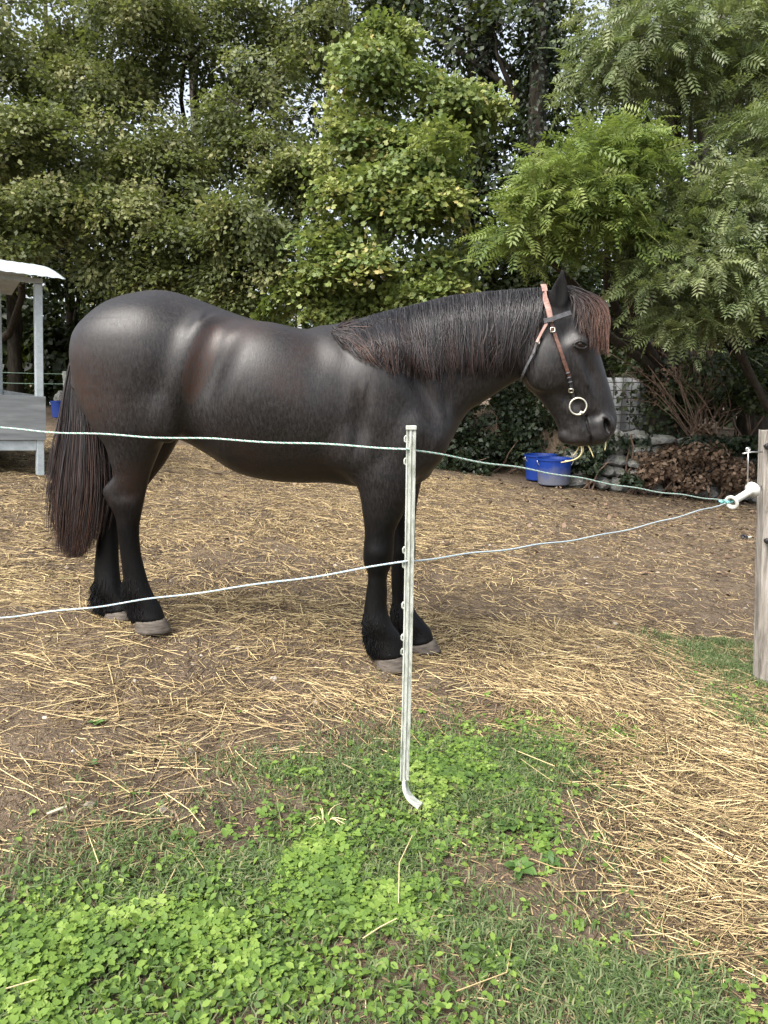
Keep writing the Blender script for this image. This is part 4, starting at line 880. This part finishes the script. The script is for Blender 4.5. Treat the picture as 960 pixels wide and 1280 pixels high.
tree('maple_tree', 'dense olive maple rising above the horse rump and back', WG, 250, 17.4, 10.5, .2,
     [lobe(290, 210, 15.0, 90, 70, 50), lobe(240, 260, 14.5, 80, 60, 40), lobe(320, 80, 15.8, 90, 70, 50), lobe(170, 220, 14.6, 70, 60, 40), lobe(250, 60, 14.6, 100, 75, 65), lobe(330, 140, 14, 90, 75, 65), lobe(225, 185, 13.4, 85, 55, 60), lobe(185, 285, 12.6, 80, 50, 60), lobe(275, 295, 12, 85, 55, 70), lobe(345, 25, 15, 90, 60, 50),
      lobe(355, 235, 13, 70, 65, 60), lobe(140, 330, 13, 55, 32, 34), lobe(290, 360, 12.4, 85, 36, 60), lobe(395, 60, 15, 70, 60, 40), lobe(210, 350, 12.8, 60, 32, 36), lobe(260, -60, 15, 130, 60, 40)], KITE, .078, 104, .34, M['maple'], M['bark'])
tree('maple_tree', 'bright yellowish green young maple in the middle above the horse back', WG, 480, 13.2, 6.8, .13,
     [lobe(478, 95, 12, 52, 45, 40), lobe(430, 165, 11.8, 62, 42, 46), lobe(515, 190, 11.5, 62, 50, 50), lobe(450, 250, 11.3, 72, 42, 54), lobe(535, 255, 11.5, 52, 50, 48), lobe(420, 325, 11.4, 62, 40, 48),
      lobe(520, 335, 11.5, 70, 42, 50), lobe(552, 150, 12.4, 44, 36, 32), lobe(598, 135, 12.8, 26, 22, 14), lobe(470, 385, 12, 80, 24, 40), lobe(395, 375, 12, 55, 28, 34), lobe(572, 350, 12.2, 36, 40, 26), lobe(490, 45, 12.4, 26, 18, 12)], LOBED, .078, 78, .31, M['maple_bright'], M['bark'])
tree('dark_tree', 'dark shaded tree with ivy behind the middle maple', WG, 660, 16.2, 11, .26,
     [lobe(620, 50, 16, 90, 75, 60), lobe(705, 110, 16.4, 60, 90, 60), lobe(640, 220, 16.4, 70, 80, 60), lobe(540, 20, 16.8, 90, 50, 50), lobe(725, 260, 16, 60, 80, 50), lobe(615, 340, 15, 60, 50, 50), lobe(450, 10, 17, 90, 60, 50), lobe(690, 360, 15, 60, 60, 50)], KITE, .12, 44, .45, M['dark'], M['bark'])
tree('ash_tree', 'bright green ash branch reaching out above the horse head', WG, 830, 12.6, 9.5, .17,
     [lobe(725, 225, 9.8, 72, 45, 46), lobe(785, 195, 10, 48, 36, 30), lobe(665, 275, 9.8, 34, 26, 16), lobe(755, 280, 9.8, 50, 20, 24), lobe(690, 245, 9.7, 40, 30, 18), lobe(640, 295, 9.8, 18, 12, 5)], PINN, .27, 21, .36, M['ash'], M['bark'], -.3, .4, up=1.2, shell=.2)
tree('ash_tree', 'pale trunked ash in the upper right corner', WG, 850, 13.7, 11, .16,
     [lobe(800, 50, 10.8, 75, 55, 40), lobe(885, 40, 11.2, 75, 55, 40), lobe(945, 95, 11.2, 55, 55, 34), lobe(865, 125, 12.8, 50, 50, 30), lobe(765, 95, 11, 38, 36, 20), lobe(850, -50, 11.5, 120, 50, 34), lobe(1000, 40, 11, 60, 80, 24)], PINN, .26, 19, .42, M['ash_grey'], M['bark_pale'], .5, .4, up=1.0)
tree('ash_tree', 'greyish green low ash foliage at the right edge above the bare shrub', WG, 985, 11.9, 7.5, .14,
     [lobe(850, 330, 9.7, 56, 46, 40), lobe(925, 265, 9.9, 52, 55, 40), lobe(828, 275, 10.2, 40, 36, 22), lobe(940, 365, 9.6, 48, 42, 36), lobe(870, 395, 9.9, 52, 24, 24), lobe(955, 185, 10.2, 48, 50, 30), lobe(1010, 300, 9.8, 50, 70, 24)], PINN, .23, 21, .34, M['ash_grey'], M['bark'], -.3, .4, up=1.0)
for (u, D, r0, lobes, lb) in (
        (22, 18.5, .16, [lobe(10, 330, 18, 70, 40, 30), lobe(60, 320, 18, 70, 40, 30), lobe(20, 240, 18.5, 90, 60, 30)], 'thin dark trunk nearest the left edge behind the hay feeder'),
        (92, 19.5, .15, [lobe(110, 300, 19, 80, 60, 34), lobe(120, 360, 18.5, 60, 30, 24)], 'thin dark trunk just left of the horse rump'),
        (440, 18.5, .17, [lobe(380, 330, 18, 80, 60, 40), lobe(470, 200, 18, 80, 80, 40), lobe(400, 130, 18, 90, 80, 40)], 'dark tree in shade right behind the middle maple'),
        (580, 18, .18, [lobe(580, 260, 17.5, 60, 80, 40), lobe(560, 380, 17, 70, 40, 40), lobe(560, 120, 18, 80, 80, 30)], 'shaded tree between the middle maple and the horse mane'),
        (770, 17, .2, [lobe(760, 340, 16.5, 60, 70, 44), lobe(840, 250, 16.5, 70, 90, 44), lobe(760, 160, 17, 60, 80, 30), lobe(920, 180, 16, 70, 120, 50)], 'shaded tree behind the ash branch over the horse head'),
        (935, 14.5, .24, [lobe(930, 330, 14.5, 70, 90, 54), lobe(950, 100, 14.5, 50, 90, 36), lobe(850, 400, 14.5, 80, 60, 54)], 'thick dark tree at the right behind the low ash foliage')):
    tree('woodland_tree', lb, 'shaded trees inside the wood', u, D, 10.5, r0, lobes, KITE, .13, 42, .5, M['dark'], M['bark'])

# ivy-clad leaning trunk
def ivy_on_path(P, rad, n, size):
    P = np.asarray(P); d = np.linspace(0, 1, len(P)); k = RNG.random(n); c = np.stack([np.interp(k, d, P[:, i]) for i in range(3)], 1); w = RNG.uniform(0, 2 * math.pi, n); rr = np.interp(k, d, rad) * RNG.uniform(.75, 1.25, n) * (1 + .35 * np.sin(k * 23) * np.sin(w * 2))
    o_ = np.stack([np.cos(w), np.sin(w), np.zeros(n)], 1); C = c + o_ * rr[:, None]; return C, o_ + np.array([0, 0, .5]) + RNG.normal(size=(n, 3)) * .45, np.tile([0, 0, -1.0], (n, 1)) + RNG.normal(size=(n, 3)) * .5, size * RNG.uniform(.6, 1.3, n)
IVP = [((848, 562), (834, 500), (816, 430), (802, 350), (792, 240), (786, 100), (782, -40)), ((655, 480), (662, 380), (668, 260), (672, 140), (675, 20), (676, -60)), ((560, 480), (575, 330), (600, 180), (610, 40), (612, -60)), ((975, 480), (962, 300), (950, 150), (940, 20), (936, -60))]
for (px, D, r_, lb, im) in zip(IVP, (12.7, 15.4, 16.6, 13.6), (.24, .34, .24, .36), ('leaning trunk wrapped in brownish ivy right of the mesh panel', 'ivy clad dark trunk right above the horse neck', 'thinner ivy clad trunk above the mane', 'thick ivy clad trunk in the upper right corner'), (1, 0, 0, 0)):
    P = cat([at(u, v, D) for u, v in px], 4); o = empty('ivy_tree', P[0]); tag(o, lb, 'tree', 'ivy covered trunks')
    mb = MB(); mb.tube(P - P[0], np.linspace(r_ * .7, r_ * .4, len(P)), 9); mb.build('trunk', M['bark'], o, smooth=True)
    C, Nn, Dd, s_ = ivy_on_path(P, np.linspace(r_, r_ * .8, len(P)), 4200 if im else 5200, .085); leaves('ivy', KITE, C, Nn, Dd, s_, M['ivy'], o)['kind'] = 'stuff'
    if im: C, Nn, Dd, s_ = ivy_on_path(P[:14], np.linspace(r_, r_, 14), 1500, .07); leaves('dead_ivy', KITE, C, Nn, Dd, s_, M['dead'], o)['kind'] = 'stuff'
# the wood behind, one dark mass
def mass(name, boxes, n, size, material, parent=None, flat=.5):
    C, O = [], []
    tot = sum(b[2] for b in boxes)
    for c, r, w in boxes:
        k = int(n * w / tot); d = unit(RNG.normal(size=(k, 3))); C.append(np.asarray(c) + d * np.asarray(r) * (.72 + .33 * RNG.random((k, 1))) ); O.append(d)
    C, O = np.vstack(C), np.vstack(O); keep = C[:, 2] > gbase(C[:, 0], C[:, 1]) - .02; C, O = C[keep], O[keep]
    return leaves(name, KITE, C, O + np.array([0, 0, flat]) + RNG.normal(size=C.shape) * .5, RNG.normal(size=C.shape) + np.array([0, 0, -.5]), size * RNG.uniform(.6, 1.4, len(C)), material, parent)
bx = []
for k in range(34):
    x_ = -22 + 44 * k / 33 + RNG.uniform(-.5, .5); y_ = 22 + RNG.uniform(-1, 1.5); z_ = float(gbase(x_, y_)); hgt = RNG.uniform(2.6, 3.8); bx.append(((x_, y_, z_ + hgt * .45), (1.3, 1.0, hgt * .62), 1))
for k in range(20):
    x_ = -24 + 48 * k / 19; bx.append(((x_, 24.5, 4.6 + RNG.uniform(-1, 1.2)), (2.2, 1.4, 2.0), 1.3))
for k in range(26):
    x_ = -16 + 12.5 * k / 25; bx.append(((x_, 19.6 + RNG.uniform(-.4, .6), float(gbase(x_, 19.6)) + RNG.uniform(.8, 2.8)), (.9, .5, 1.2), .8))
for k in range(22):
    x_ = -1 + 16 * k / 21; bx.append(((x_, 18.8 + RNG.uniform(-.4, .6), RNG.uniform(.6, 3.2)), (.9, .5, 1.2), .7))
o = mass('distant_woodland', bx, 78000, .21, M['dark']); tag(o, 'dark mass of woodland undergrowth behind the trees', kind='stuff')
# ivy bank, evergreen, dead ivy, bare shrub
def clump(name, label, cat_, lobes, n, size, material, parts='leaves', group=None, flat=.5):
    c0 = np.array(lobes[0][0]); c0[2] = float(gbase(c0[0], c0[1] - .6)); o = empty(name, c0); tag(o, label, cat_, group); mass(parts, [(np.asarray(c) + RNG.normal(size=3) * np.asarray(r) * .42, np.asarray(r) * RNG.uniform(.35, .62), k) for c, r, k in lobes for _ in range(7)], n, size, material, o, flat)['kind'] = 'stuff'
    mb = MB()
    for c, r, k in lobes:
        for _ in range(5): e = np.array(c) + unit(RNG.normal(size=3)) * np.array(r) * .8 - c0; limb(mb, np.array([c[0] - c0[0] + RNG.uniform(-.2, .2), c[1] - c0[1], -.05]), e, .02, .006, 4, .2, 5)
    mb.build('stems', M['twig'], o)['kind'] = 'stuff'; return o
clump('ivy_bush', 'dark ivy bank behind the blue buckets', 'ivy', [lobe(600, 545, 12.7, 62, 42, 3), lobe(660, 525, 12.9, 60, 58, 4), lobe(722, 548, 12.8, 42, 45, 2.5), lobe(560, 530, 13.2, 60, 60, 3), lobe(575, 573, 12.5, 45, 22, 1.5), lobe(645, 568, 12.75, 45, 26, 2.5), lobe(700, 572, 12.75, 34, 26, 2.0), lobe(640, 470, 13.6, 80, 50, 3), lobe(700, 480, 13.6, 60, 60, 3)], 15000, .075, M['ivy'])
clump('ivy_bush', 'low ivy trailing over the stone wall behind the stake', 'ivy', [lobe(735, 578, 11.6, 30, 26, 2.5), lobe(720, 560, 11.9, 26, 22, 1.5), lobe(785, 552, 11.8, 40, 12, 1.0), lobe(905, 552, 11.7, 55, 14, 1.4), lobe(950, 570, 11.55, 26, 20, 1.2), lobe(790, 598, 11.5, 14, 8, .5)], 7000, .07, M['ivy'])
clump('evergreen_bush', 'dark evergreen bush behind the bare shrub', 'bush', [lobe(860, 460, 13.0, 70, 60, 3), lobe(935, 470, 12.8, 55, 60, 3), lobe(800, 470, 13.8, 60, 60, 2), lobe(890, 400, 13.0, 80, 40, 2)], 11000, .085, M['dark'])
clump('dead_ivy', 'heap of brown dead ivy hanging over the stone wall', 'dead ivy', [lobe(838, 590, 11.55, 42, 30, 3), lobe(895, 588, 11.5, 38, 30, 3), lobe(812, 582, 11.6, 22, 30, 1.5), lobe(865, 570, 11.7, 55, 20, 2)], 7500, .075, M['dead'], flat=.2)
sb0 = at(878, 552, 12.1); shb = empty('bare_shrub', sb0); tag(shb, 'leafless brown shrub with many thin stems above the stone wall', 'shrub')
for k in range(34):
    e = at(878 + RNG.normal(0, 52), 440 + RNG.uniform(-15, 60), 12.1 + RNG.uniform(-.5, .5)) - sb0; mb = MB(); st = np.array([RNG.normal(0, .12), RNG.normal(0, .08), -.1]); P = limb(mb, st, e, RNG.uniform(.007, .013), .003, 5, .2, 7)
    for q in range(5):
        i = RNG.integers(2, 6); limb(mb, P[i], P[i] + unit(e + RNG.normal(size=3) * np.linalg.norm(e) * .5) * RNG.uniform(.2, .5), .006, .002, 3, .2, 4)
    mb.build('stem', M['twig'], shb, smooth=True)

# ------------------------------------------------------------------ ground litter: straw, chaff, grass, clover, weeds
def blob(x, y, lst):
    s_ = np.zeros(np.shape(x))
    for (u, v, rx, ry, w) in lst: p_ = gpt(u, v); s_ = s_ + w * np.exp(-((x - p_[0]) / rx) ** 2 - ((y - p_[1]) / ry) ** 2)
    return s_
DENSE = [(880, 1010, .24, .27, 1.5), (900, 1100, .18, .2, 1.4), (930, 940, .25, .3, .9), (800, 900, .5, .35, .5), (840, 960, .3, .25, .6), (330, 880, .35, .14, .45), (250, 905, .25, .12, .3), (430, 860, .3, .2, .3), (60, 840, .4, .2, .2),
         (330, 960, .18, .06, .45), (900, 850, .3, .3, .5), (700, 840, .5, .3, .35), (905, 1190, .13, .12, .8), (830, 1130, .12, .12, .5), (790, 1060, .12, .12, .5)]
GREEN = [(60, 1270, .22, .16, 1.0), (180, 1230, .22, .14, 1.0), (300, 1190, .20, .14, 1.0), (380, 1110, .20, .14, .9), (450, 1050, .20, .14, .9), (530, 980, .14, .14, .8), (300, 1120, .14, .08, .7), (420, 1180, .12, .10, .6), (590, 960, .16, .2, .7), (640, 1030, .12, .14, .55), (490, 1120, .1, .12, .6), (680, 930, .2, .2, .3), (370, 970, .08, .06, .45), (120, 1130, .14, .1, .4), (620, 1210, .05, .05, .5), (40, 1220, .12, .08, .6), (500, 1270, .1, .06, .5), (770, 915, .08, .08, .4), (880, 1270, .15, .06, .4)]
GRASSB = [(330, 1150, .45, .32, .9), (120, 1190, .3, .12, .7), (600, 1200, .45, .3, .5), (800, 1250, .35, .2, .45), (915, 820, .26, .5, 1.0), (935, 780, .15, .4, 1.0), (560, 990, .3, .35, .6), (100, 1250, .6, .2, .7), (680, 960, .3, .25, .6), (400, 970, .3, .1, .4), (940, 890, .15, .2, .8)]
def scatter(n, dens, y0, y1, xr):         # rejection sampling inside the part of the paddock in view
    X, Y = [], []; got = 0
    while got < n:
        y = y0 + (y1 - y0) * RNG.random(40000); x = (RNG.random(40000) * 2 - 1) * (y * .56 + xr); k = RNG.random(40000) * (y1 * .56 + xr) / 1.0 < dens(x, y) * (y * .56 + xr)
        X.append(x[k]); Y.append(y[k]); got += k.sum()
        if k.sum() < 5: break
    return np.concatenate(X)[:n], np.concatenate(Y)[:n]
def d_straw(x, y):
    base = .10 + .30 * sst(fbm(x * 1.3, y * 1.3, 21), .42, .66) + .24 * sst(y, 3.9, 5.5)
    base = base * (1 - .75 * sst(x, .6, 2.2) * sst(y, 3.9, 5)) * (1 - .6 * np.clip(blob(x, y, GREEN), 0, 1))
    base = base * (.6 + .4 * sst(y, 1.7, 2.6)) * (1 - .9 * sst(y, 11, 12))
    return np.clip(base * (.35 + .9 * vnoise(x * 7, y * 7, 4)) + blob(x, y, DENSE) * (.4 + .6 * vnoise(x * 6, y * 6, 8)), 0, 1)
def ribbons(X, Y, L, W, ang, tilt, lift, bend, tube):
    n = len(X); d = np.stack([np.cos(ang), np.sin(ang), tilt], 1); s_ = np.stack([-np.sin(ang), np.cos(ang), np.zeros(n)], 1); k = np.array([-.5, 0, .5])
    P = np.stack([X, Y, np.zeros(n)], 1)[:, None] + d[:, None] * (L[:, None] * k)[..., None] + s_[:, None] * (bend * L)[:, None, None] * np.array([0, 1, 0])[None, :, None]
    P[..., 2] = P[..., 2] + gz(P[..., 0], P[..., 1]) + lift[:, None]; up = np.array([0, 0, 1.0])
    if tube:
        V = np.stack([P + s_[:, None] * (W / 2)[:, None, None], P - s_[:, None] * (W / 2)[:, None, None], P + up * (W * .7)[:, None, None]], 2); V = V.reshape(-1, 3); b = (np.arange(n) * 9)[:, None]
        q = []
        for r_ in (0, 3):
            for j in range(3): q.append([r_ + j, r_ + (j + 1) % 3, r_ + 3 + (j + 1) % 3, r_ + 3 + j])
        return V, (b[:, :, None] + np.array(q)[None]).reshape(-1, 4), 9
    roll = RNG.uniform(-.6, .6, n); o_ = s_ * np.cos(roll)[:, None] + up * np.sin(roll)[:, None]
    V = np.stack([P + o_[:, None] * (W / 2)[:, None, None], P - o_[:, None] * (W / 2)[:, None, None]], 2).reshape(-1, 3); b = (np.arange(n) * 6)[:, None, None]
    return V, (b + np.array([[0, 1, 3, 2], [2, 3, 5, 4]])[None]).reshape(-1, 4), 6
def litter(name, label, n, dens, y0, y1, Lr, Wr, liftmax, tube, material, tone=(0, 1)):
    X, Y = scatter(n, dens, y0, y1, .5); n = len(X); dn = dens(X, Y); L = Lr[0] + (Lr[1] - Lr[0]) * RNG.random(n) ** 2.2; W = RNG.uniform(*Wr, n)
    ang = fbm(X * 1.1, Y * 1.1, 31, 2) * 9 + RNG.normal(0, .75, n); V, F, k = ribbons(X, Y, L, W, ang, RNG.normal(0, .07, n) + .10 * (RNG.random(n) < .06), .003 + liftmax * dn * RNG.random(n) ** 1.5, RNG.normal(0, .10, n) * (RNG.random(n) < .6), tube)
    o = link(name, fast_mesh(name, V, F, {'rnd': np.repeat(tone[0] + (tone[1] - tone[0]) * RNG.random(n), k)}), material); return tag(o, label, kind='stuff')
litter('straw', 'loose golden straw scattered over the near ground', 19000, d_straw, 1.0, 4.2, (.02, .30), (.0014, .0036), .030, True, M['straw'])
litter('straw', 'trampled straw covering the paddock floor beyond the horse', 100000, d_straw, 4.0, 12.2, (.02, .20), (.002, .0048), .018, False, M['straw'], (.05, .85))
litter('chaff', 'fine brown chaff and bits trodden into the dirt', 60000, lambda x, y: np.clip(.25 + .6 * d_straw(x, y), 0, 1), 1.0, 9.0, (.006, .05), (.0012, .004), .006, False, M['straw'], (-.0, .6))
litter('fine_chaff', 'fine pale chaff bits lying between the near straw', 42000, lambda x, y: np.clip(.3 + .6 * d_straw(x, y), 0, 1) * (1 - .7 * np.clip(blob(x, y, GREEN), 0, 1)), 1.0, 4.4, (.004, .035), (.0008, .0026), .005, False, M['straw'], (.1, .85))
litter('dark_litter', 'dark rotted stalks trodden into the dirt', 14000, lambda x, y: .3 + .3 * vnoise(x * 2, y * 2, 77), 1.0, 10.0, (.015, .14), (.002, .007), .006, False, M['dead'])
litter('long_stalks', 'long loose straw stalks lying over the grass and clover', 75, lambda x, y: np.full(np.shape(x), .5), 1.05, 2.9, (.10, .34), (.0018, .0036), .07, True, M['straw'], (.45, 1))
# grass
def d_grass(x, y): return np.clip(blob(x, y, GRASSB) * (.15 + .85 * sst(fbm(x * 3.5, y * 3.5, 41), .38, .62)) + .012 * sst(fbm(x * 1.6, y * 1.6, 43), .55, .7), 0, 1)
def blades(n, y0, y1, Lr):
    X, Y = scatter(n, d_grass, y0, y1, .4); n = len(X); L = RNG.uniform(*Lr, n); w = RNG.uniform(.0010, .0022, n); a = RNG.uniform(0, 2 * math.pi, n); ln = RNG.uniform(.35, 1.5, n)
    d = np.stack([np.cos(a), np.sin(a), np.zeros(n)], 1); s_ = np.stack([-np.sin(a), np.cos(a), np.zeros(n)], 1); b0 = np.stack([X, Y, gz(X, Y) - .003], 1)
    m1 = b0 + d * (L * ln * .3)[:, None] + np.array([0, 0, 1]) * (L * .55)[:, None]; tp_ = b0 + d * (L * ln)[:, None] + np.array([0, 0, 1]) * (L * (1 - .55 * np.minimum(ln, 1.0)) * .85)[:, None]
    V = np.stack([b0 - s_ * w[:, None], b0 + s_ * w[:, None], m1 + s_ * w[:, None], m1 - s_ * w[:, None], tp_], 1).reshape(-1, 3); b = (np.arange(n) * 5)[:, None, None]
    return V, (b + np.array([[0, 1, 2], [0, 2, 3], [3, 2, 4]])[None]).reshape(-1, 3), np.repeat(RNG.random(n), 5)
V, T, r_ = blades(44000, 1.0, 4.3, (.012, .05)); tag(link('grass', fast_mesh('grass', V, T, {'rnd': r_}), M['grass']), 'short sparse grass growing through the dirt in front', kind='stuff')
# clover
ang = np.linspace(-.5 * math.pi - 2.6, -.5 * math.pi + 2.6, 8); pts = [(0, 0, 0)] + [(.55 * math.cos(w), .55 + .55 * math.sin(w) * (1 if True else 1), .10 - .12 * abs(math.cos(w))) for w in ang]
pts = [(0, 0, 0), (.34, .22, .06), (.52, .58, .03), (.36, .95, -.02), (0, .88, .05), (-.36, .95, -.02), (-.52, .58, .03), (-.34, .22, .06)]
V3, T3 = [], []
for k in range(3):
    w = 2 * math.pi * k / 3; b = len(V3)
    for p in pts: V3.append((p[0] * math.cos(w) - p[1] * math.sin(w), p[0] * math.sin(w) + p[1] * math.cos(w), p[2] - .10 * p[1] ** 2 + .08))
    T3 += [(b, b + 1, b + 2), (b, b + 2, b + 3), (b, b + 3, b + 4), (b, b + 4, b + 5), (b, b + 5, b + 6), (b, b + 6, b + 7)]
b = len(V3); V3 += [(-.03, 0, .08), (.03, 0, .08), (.25, .1, -2.2), (.2, .1, -2.2)]; T3 += [(b, b + 1, b + 2), (b, b + 2, b + 3)]
TRI = (np.array(V3), T3)
def d_cl(x, y): return np.clip(blob(x, y, GREEN) * (.12 + 1.1 * sst(fbm(x * 6.0, y * 6.0, 51, 3), .36, .62)) + .10 * np.clip(blob(x, y, GRASSB), 0, 1) * sst(vnoise(x * 14, y * 14, 53), .5, .8), 0, 1)
X, Y = scatter(6900, d_cl, 1.0, 3.4, .4); n = len(X); hgt = .008 + .022 * d_cl(X, Y) * RNG.random(n); C = np.stack([X, Y, gz(X, Y) + hgt], 1); tone = .6 * vnoise(X * 9, Y * 9, 61) + .4 * RNG.random(n)
co = leaves('clover', TRI, C, np.array([0, -.12, 1.0]) + RNG.normal(size=(n, 3)) * .28, RNG.normal(size=(n, 3)) * [1, 1, .1], .0055 + .0135 * RNG.random(n) ** 1.7, M['clover'], None, tone); tag(co, 'bright green clover patches in the foreground', kind='stuff')
X, Y = scatter(6500, lambda x, y: np.clip(.8 * np.clip(blob(x, y, GREEN), 0, 1) * sst(fbm(x * 5, y * 5, 57, 3), .4, .65) + .06 * np.clip(blob(x, y, GRASSB), 0, 1), 0, 1), 1.0, 3.6, .4); n = len(X)
OVAL = (np.array([(0, 0, 0), (.26, .28, .06), (.30, .62, .05), (0, 1, -.06), (-.30, .62, .05), (-.26, .28, .06)]), [(0, 1, 2), (0, 2, 3), (0, 3, 4), (0, 4, 5)])
o = leaves('low_weeds', OVAL, np.stack([X, Y, gz(X, Y) + .006 + .02 * RNG.random(n)], 1), np.array([0, -.1, 1.0]) + RNG.normal(size=(n, 3)) * .4, RNG.normal(size=(n, 3)), RNG.uniform(.010, .026, n), M['clover'], None, .1 + .65 * RNG.random(n)); tag(o, 'low small leaved weeds mixed into the grass in front', kind='stuff')
# broad-leaved weeds
OV = []; 
for k in range(7): s_ = k / 6; w = .21 * math.sin(math.pi * min(1, s_ * .92 + .08)) ** .8; z = .28 * math.sin(s_ * 1.9) - .22 * s_ * s_; OV += [(-w, s_, z + .05), (0, s_, z), (w, s_, z + .05)]
OF = [(i * 3 + j, i * 3 + j + 1, i * 3 + 4 + j, i * 3 + 3 + j) for i in range(6) for j in range(2)]
weedm = leaf_mat('weed_leaf', [(0, (.05, .11, .03)), (1, (.11, .2, .05))], .3); wmesh = [fast_mesh('weed_leaf', np.array(OV) * [1 + .3 * k, 1, 1], OF, {'rnd': np.full(len(OV), .15 + .35 * k)}, True) for k in range(3)]
for m in wmesh: m.materials.append(weedm)
WS = .62
for (u, v, s_, nl, lb) in ((575, 975, .085, 9, 'broad leaved weed right of the white post foot'), (650, 1092, .080, 9, 'broad leaved weed low in the grass right of the clover'), (640, 1035, .075, 8, 'broad leaved weed among straw stalks between post foot and straw heap'), (610, 1005, .065, 8, 'small weed rosette just behind the stalks right of the post foot'), (122, 905, .05, 8, 'lone small weed on bare dirt at the left'), (115, 955, .035, 7, 'tiny weed below the lone weed at the left'), (690, 1085, .07, 7, 'flat weed rosette nearest the straw heap')):
    p_ = gpt(u, v); o = empty('broadleaf_weed', (p_[0], p_[1], float(gz(p_[0], p_[1])))); tag(o, lb, 'weed', 'weeds in the foreground')
    for k in range(nl): l_ = link('leaf', wmesh[RNG.integers(3)], None, o); q = WS * s_ * RNG.uniform(.7, 1.25); l_.scale = (q, q, q); l_.rotation_euler = (RNG.uniform(.0, .5), RNG.uniform(-.25, .25), 2 * math.pi * k / nl + RNG.uniform(-.3, .3))
# dry tuft, wood sliver, fallen leaves, pebbles
p_ = gpt(405, 1032); o = empty('dry_grass_tuft', (p_[0], p_[1], float(gz(p_[0], p_[1])))); tag(o, 'pale dry grass tuft at the upper edge of the clover', 'grass tuft')
for k in range(16):
    a = RNG.uniform(0, 6.28); l_ = RNG.uniform(.03, .085); mb = MB(); mb.tube(cat([(0, 0, 0), (l_ * .4 * math.cos(a), l_ * .4 * math.sin(a), l_ * .5), (l_ * math.cos(a), l_ * math.sin(a), l_ * RNG.uniform(.1, .6))], 3), np.linspace(.002, .0008, 7), 4); mb.build('stalk', strawm, o)
p_ = gpt(72, 1022); mb = MB(); mb.box((-.026, -.004, 0), (.026, .004, .004)); mb.box((-.018, .004, .001), (.014, .007, .003)); o = mb.build('wood_sliver', mat('pale_wood', (.36, .31, .23), .8), bevel=.002); o.location = (p_[0], p_[1], float(gz(p_[0], p_[1])) + .012); o.rotation_euler = (.1, -.1, .6); tag(o, 'pale split wood sliver lying on dirt at the left', 'wood')
X, Y = scatter(1500, lambda x, y: np.clip(.05 + sst(x, .8, 3) * sst(y, 5, 9), 0, 1), 4.0, 11.6, .5); n = len(X)
o = leaves('fallen_leaves', KITE, np.stack([X, Y, gz(X, Y) + .008], 1), np.array([0, 0, 1.0]) + RNG.normal(size=(n, 3)) * .35, RNG.normal(size=(n, 3)), RNG.uniform(.03, .075, n), M['dead'], None); tag(o, 'brown fallen leaves on the dirt towards the stone wall', kind='stuff')
OCT = (np.array([(1, 0, 0), (.3, .9, 0), (-.8, .5, 0), (-.7, -.6, 0), (.4, -.8, 0), (.1, .05, .7)]), [(0, 1, 5), (1, 2, 5), (2, 3, 5), (3, 4, 5), (4, 0, 5)])
X, Y = scatter(9000, lambda x, y: .3 + .6 * vnoise(x * 5, y * 5, 95), 1.0, 5.5, .4); n = len(X)
o = leaves('soil_crumbs', (np.array([(1, 0, 0), (.3, .9, 0), (-.8, .5, 0), (-.7, -.6, 0), (.4, -.8, 0), (.1, .05, .7)]), [(0, 1, 5), (1, 2, 5), (2, 3, 5), (3, 4, 5), (4, 0, 5)]), np.stack([X, Y, gz(X, Y) - .001], 1), np.tile([0, 0, 1.0], (n, 1)) + RNG.normal(size=(n, 3)) * .3, RNG.normal(size=(n, 3)), .0025 + .010 * RNG.random(n) ** 2.5, M['dirt'], None); tag(o, 'crumbs of broken brown soil on the near ground', kind='stuff')
X, Y = scatter(420, lambda x, y: .25 + .5 * vnoise(x * 3, y * 3, 91), 1.1, 9, .4); n = len(X)
o = leaves('pebbles', OCT, np.stack([X, Y, gz(X, Y) - .002], 1), np.tile([0, 0, 1.0], (n, 1)) + RNG.normal(size=(n, 3)) * .15, RNG.normal(size=(n, 3)), RNG.uniform(.006, .022, n), rnd_mat('pebble', [(0, (.16, .13, .10)), (1, (.36, .32, .27))]), None); tag(o, 'small pebbles and clods pressed into the dirt', kind='stuff')
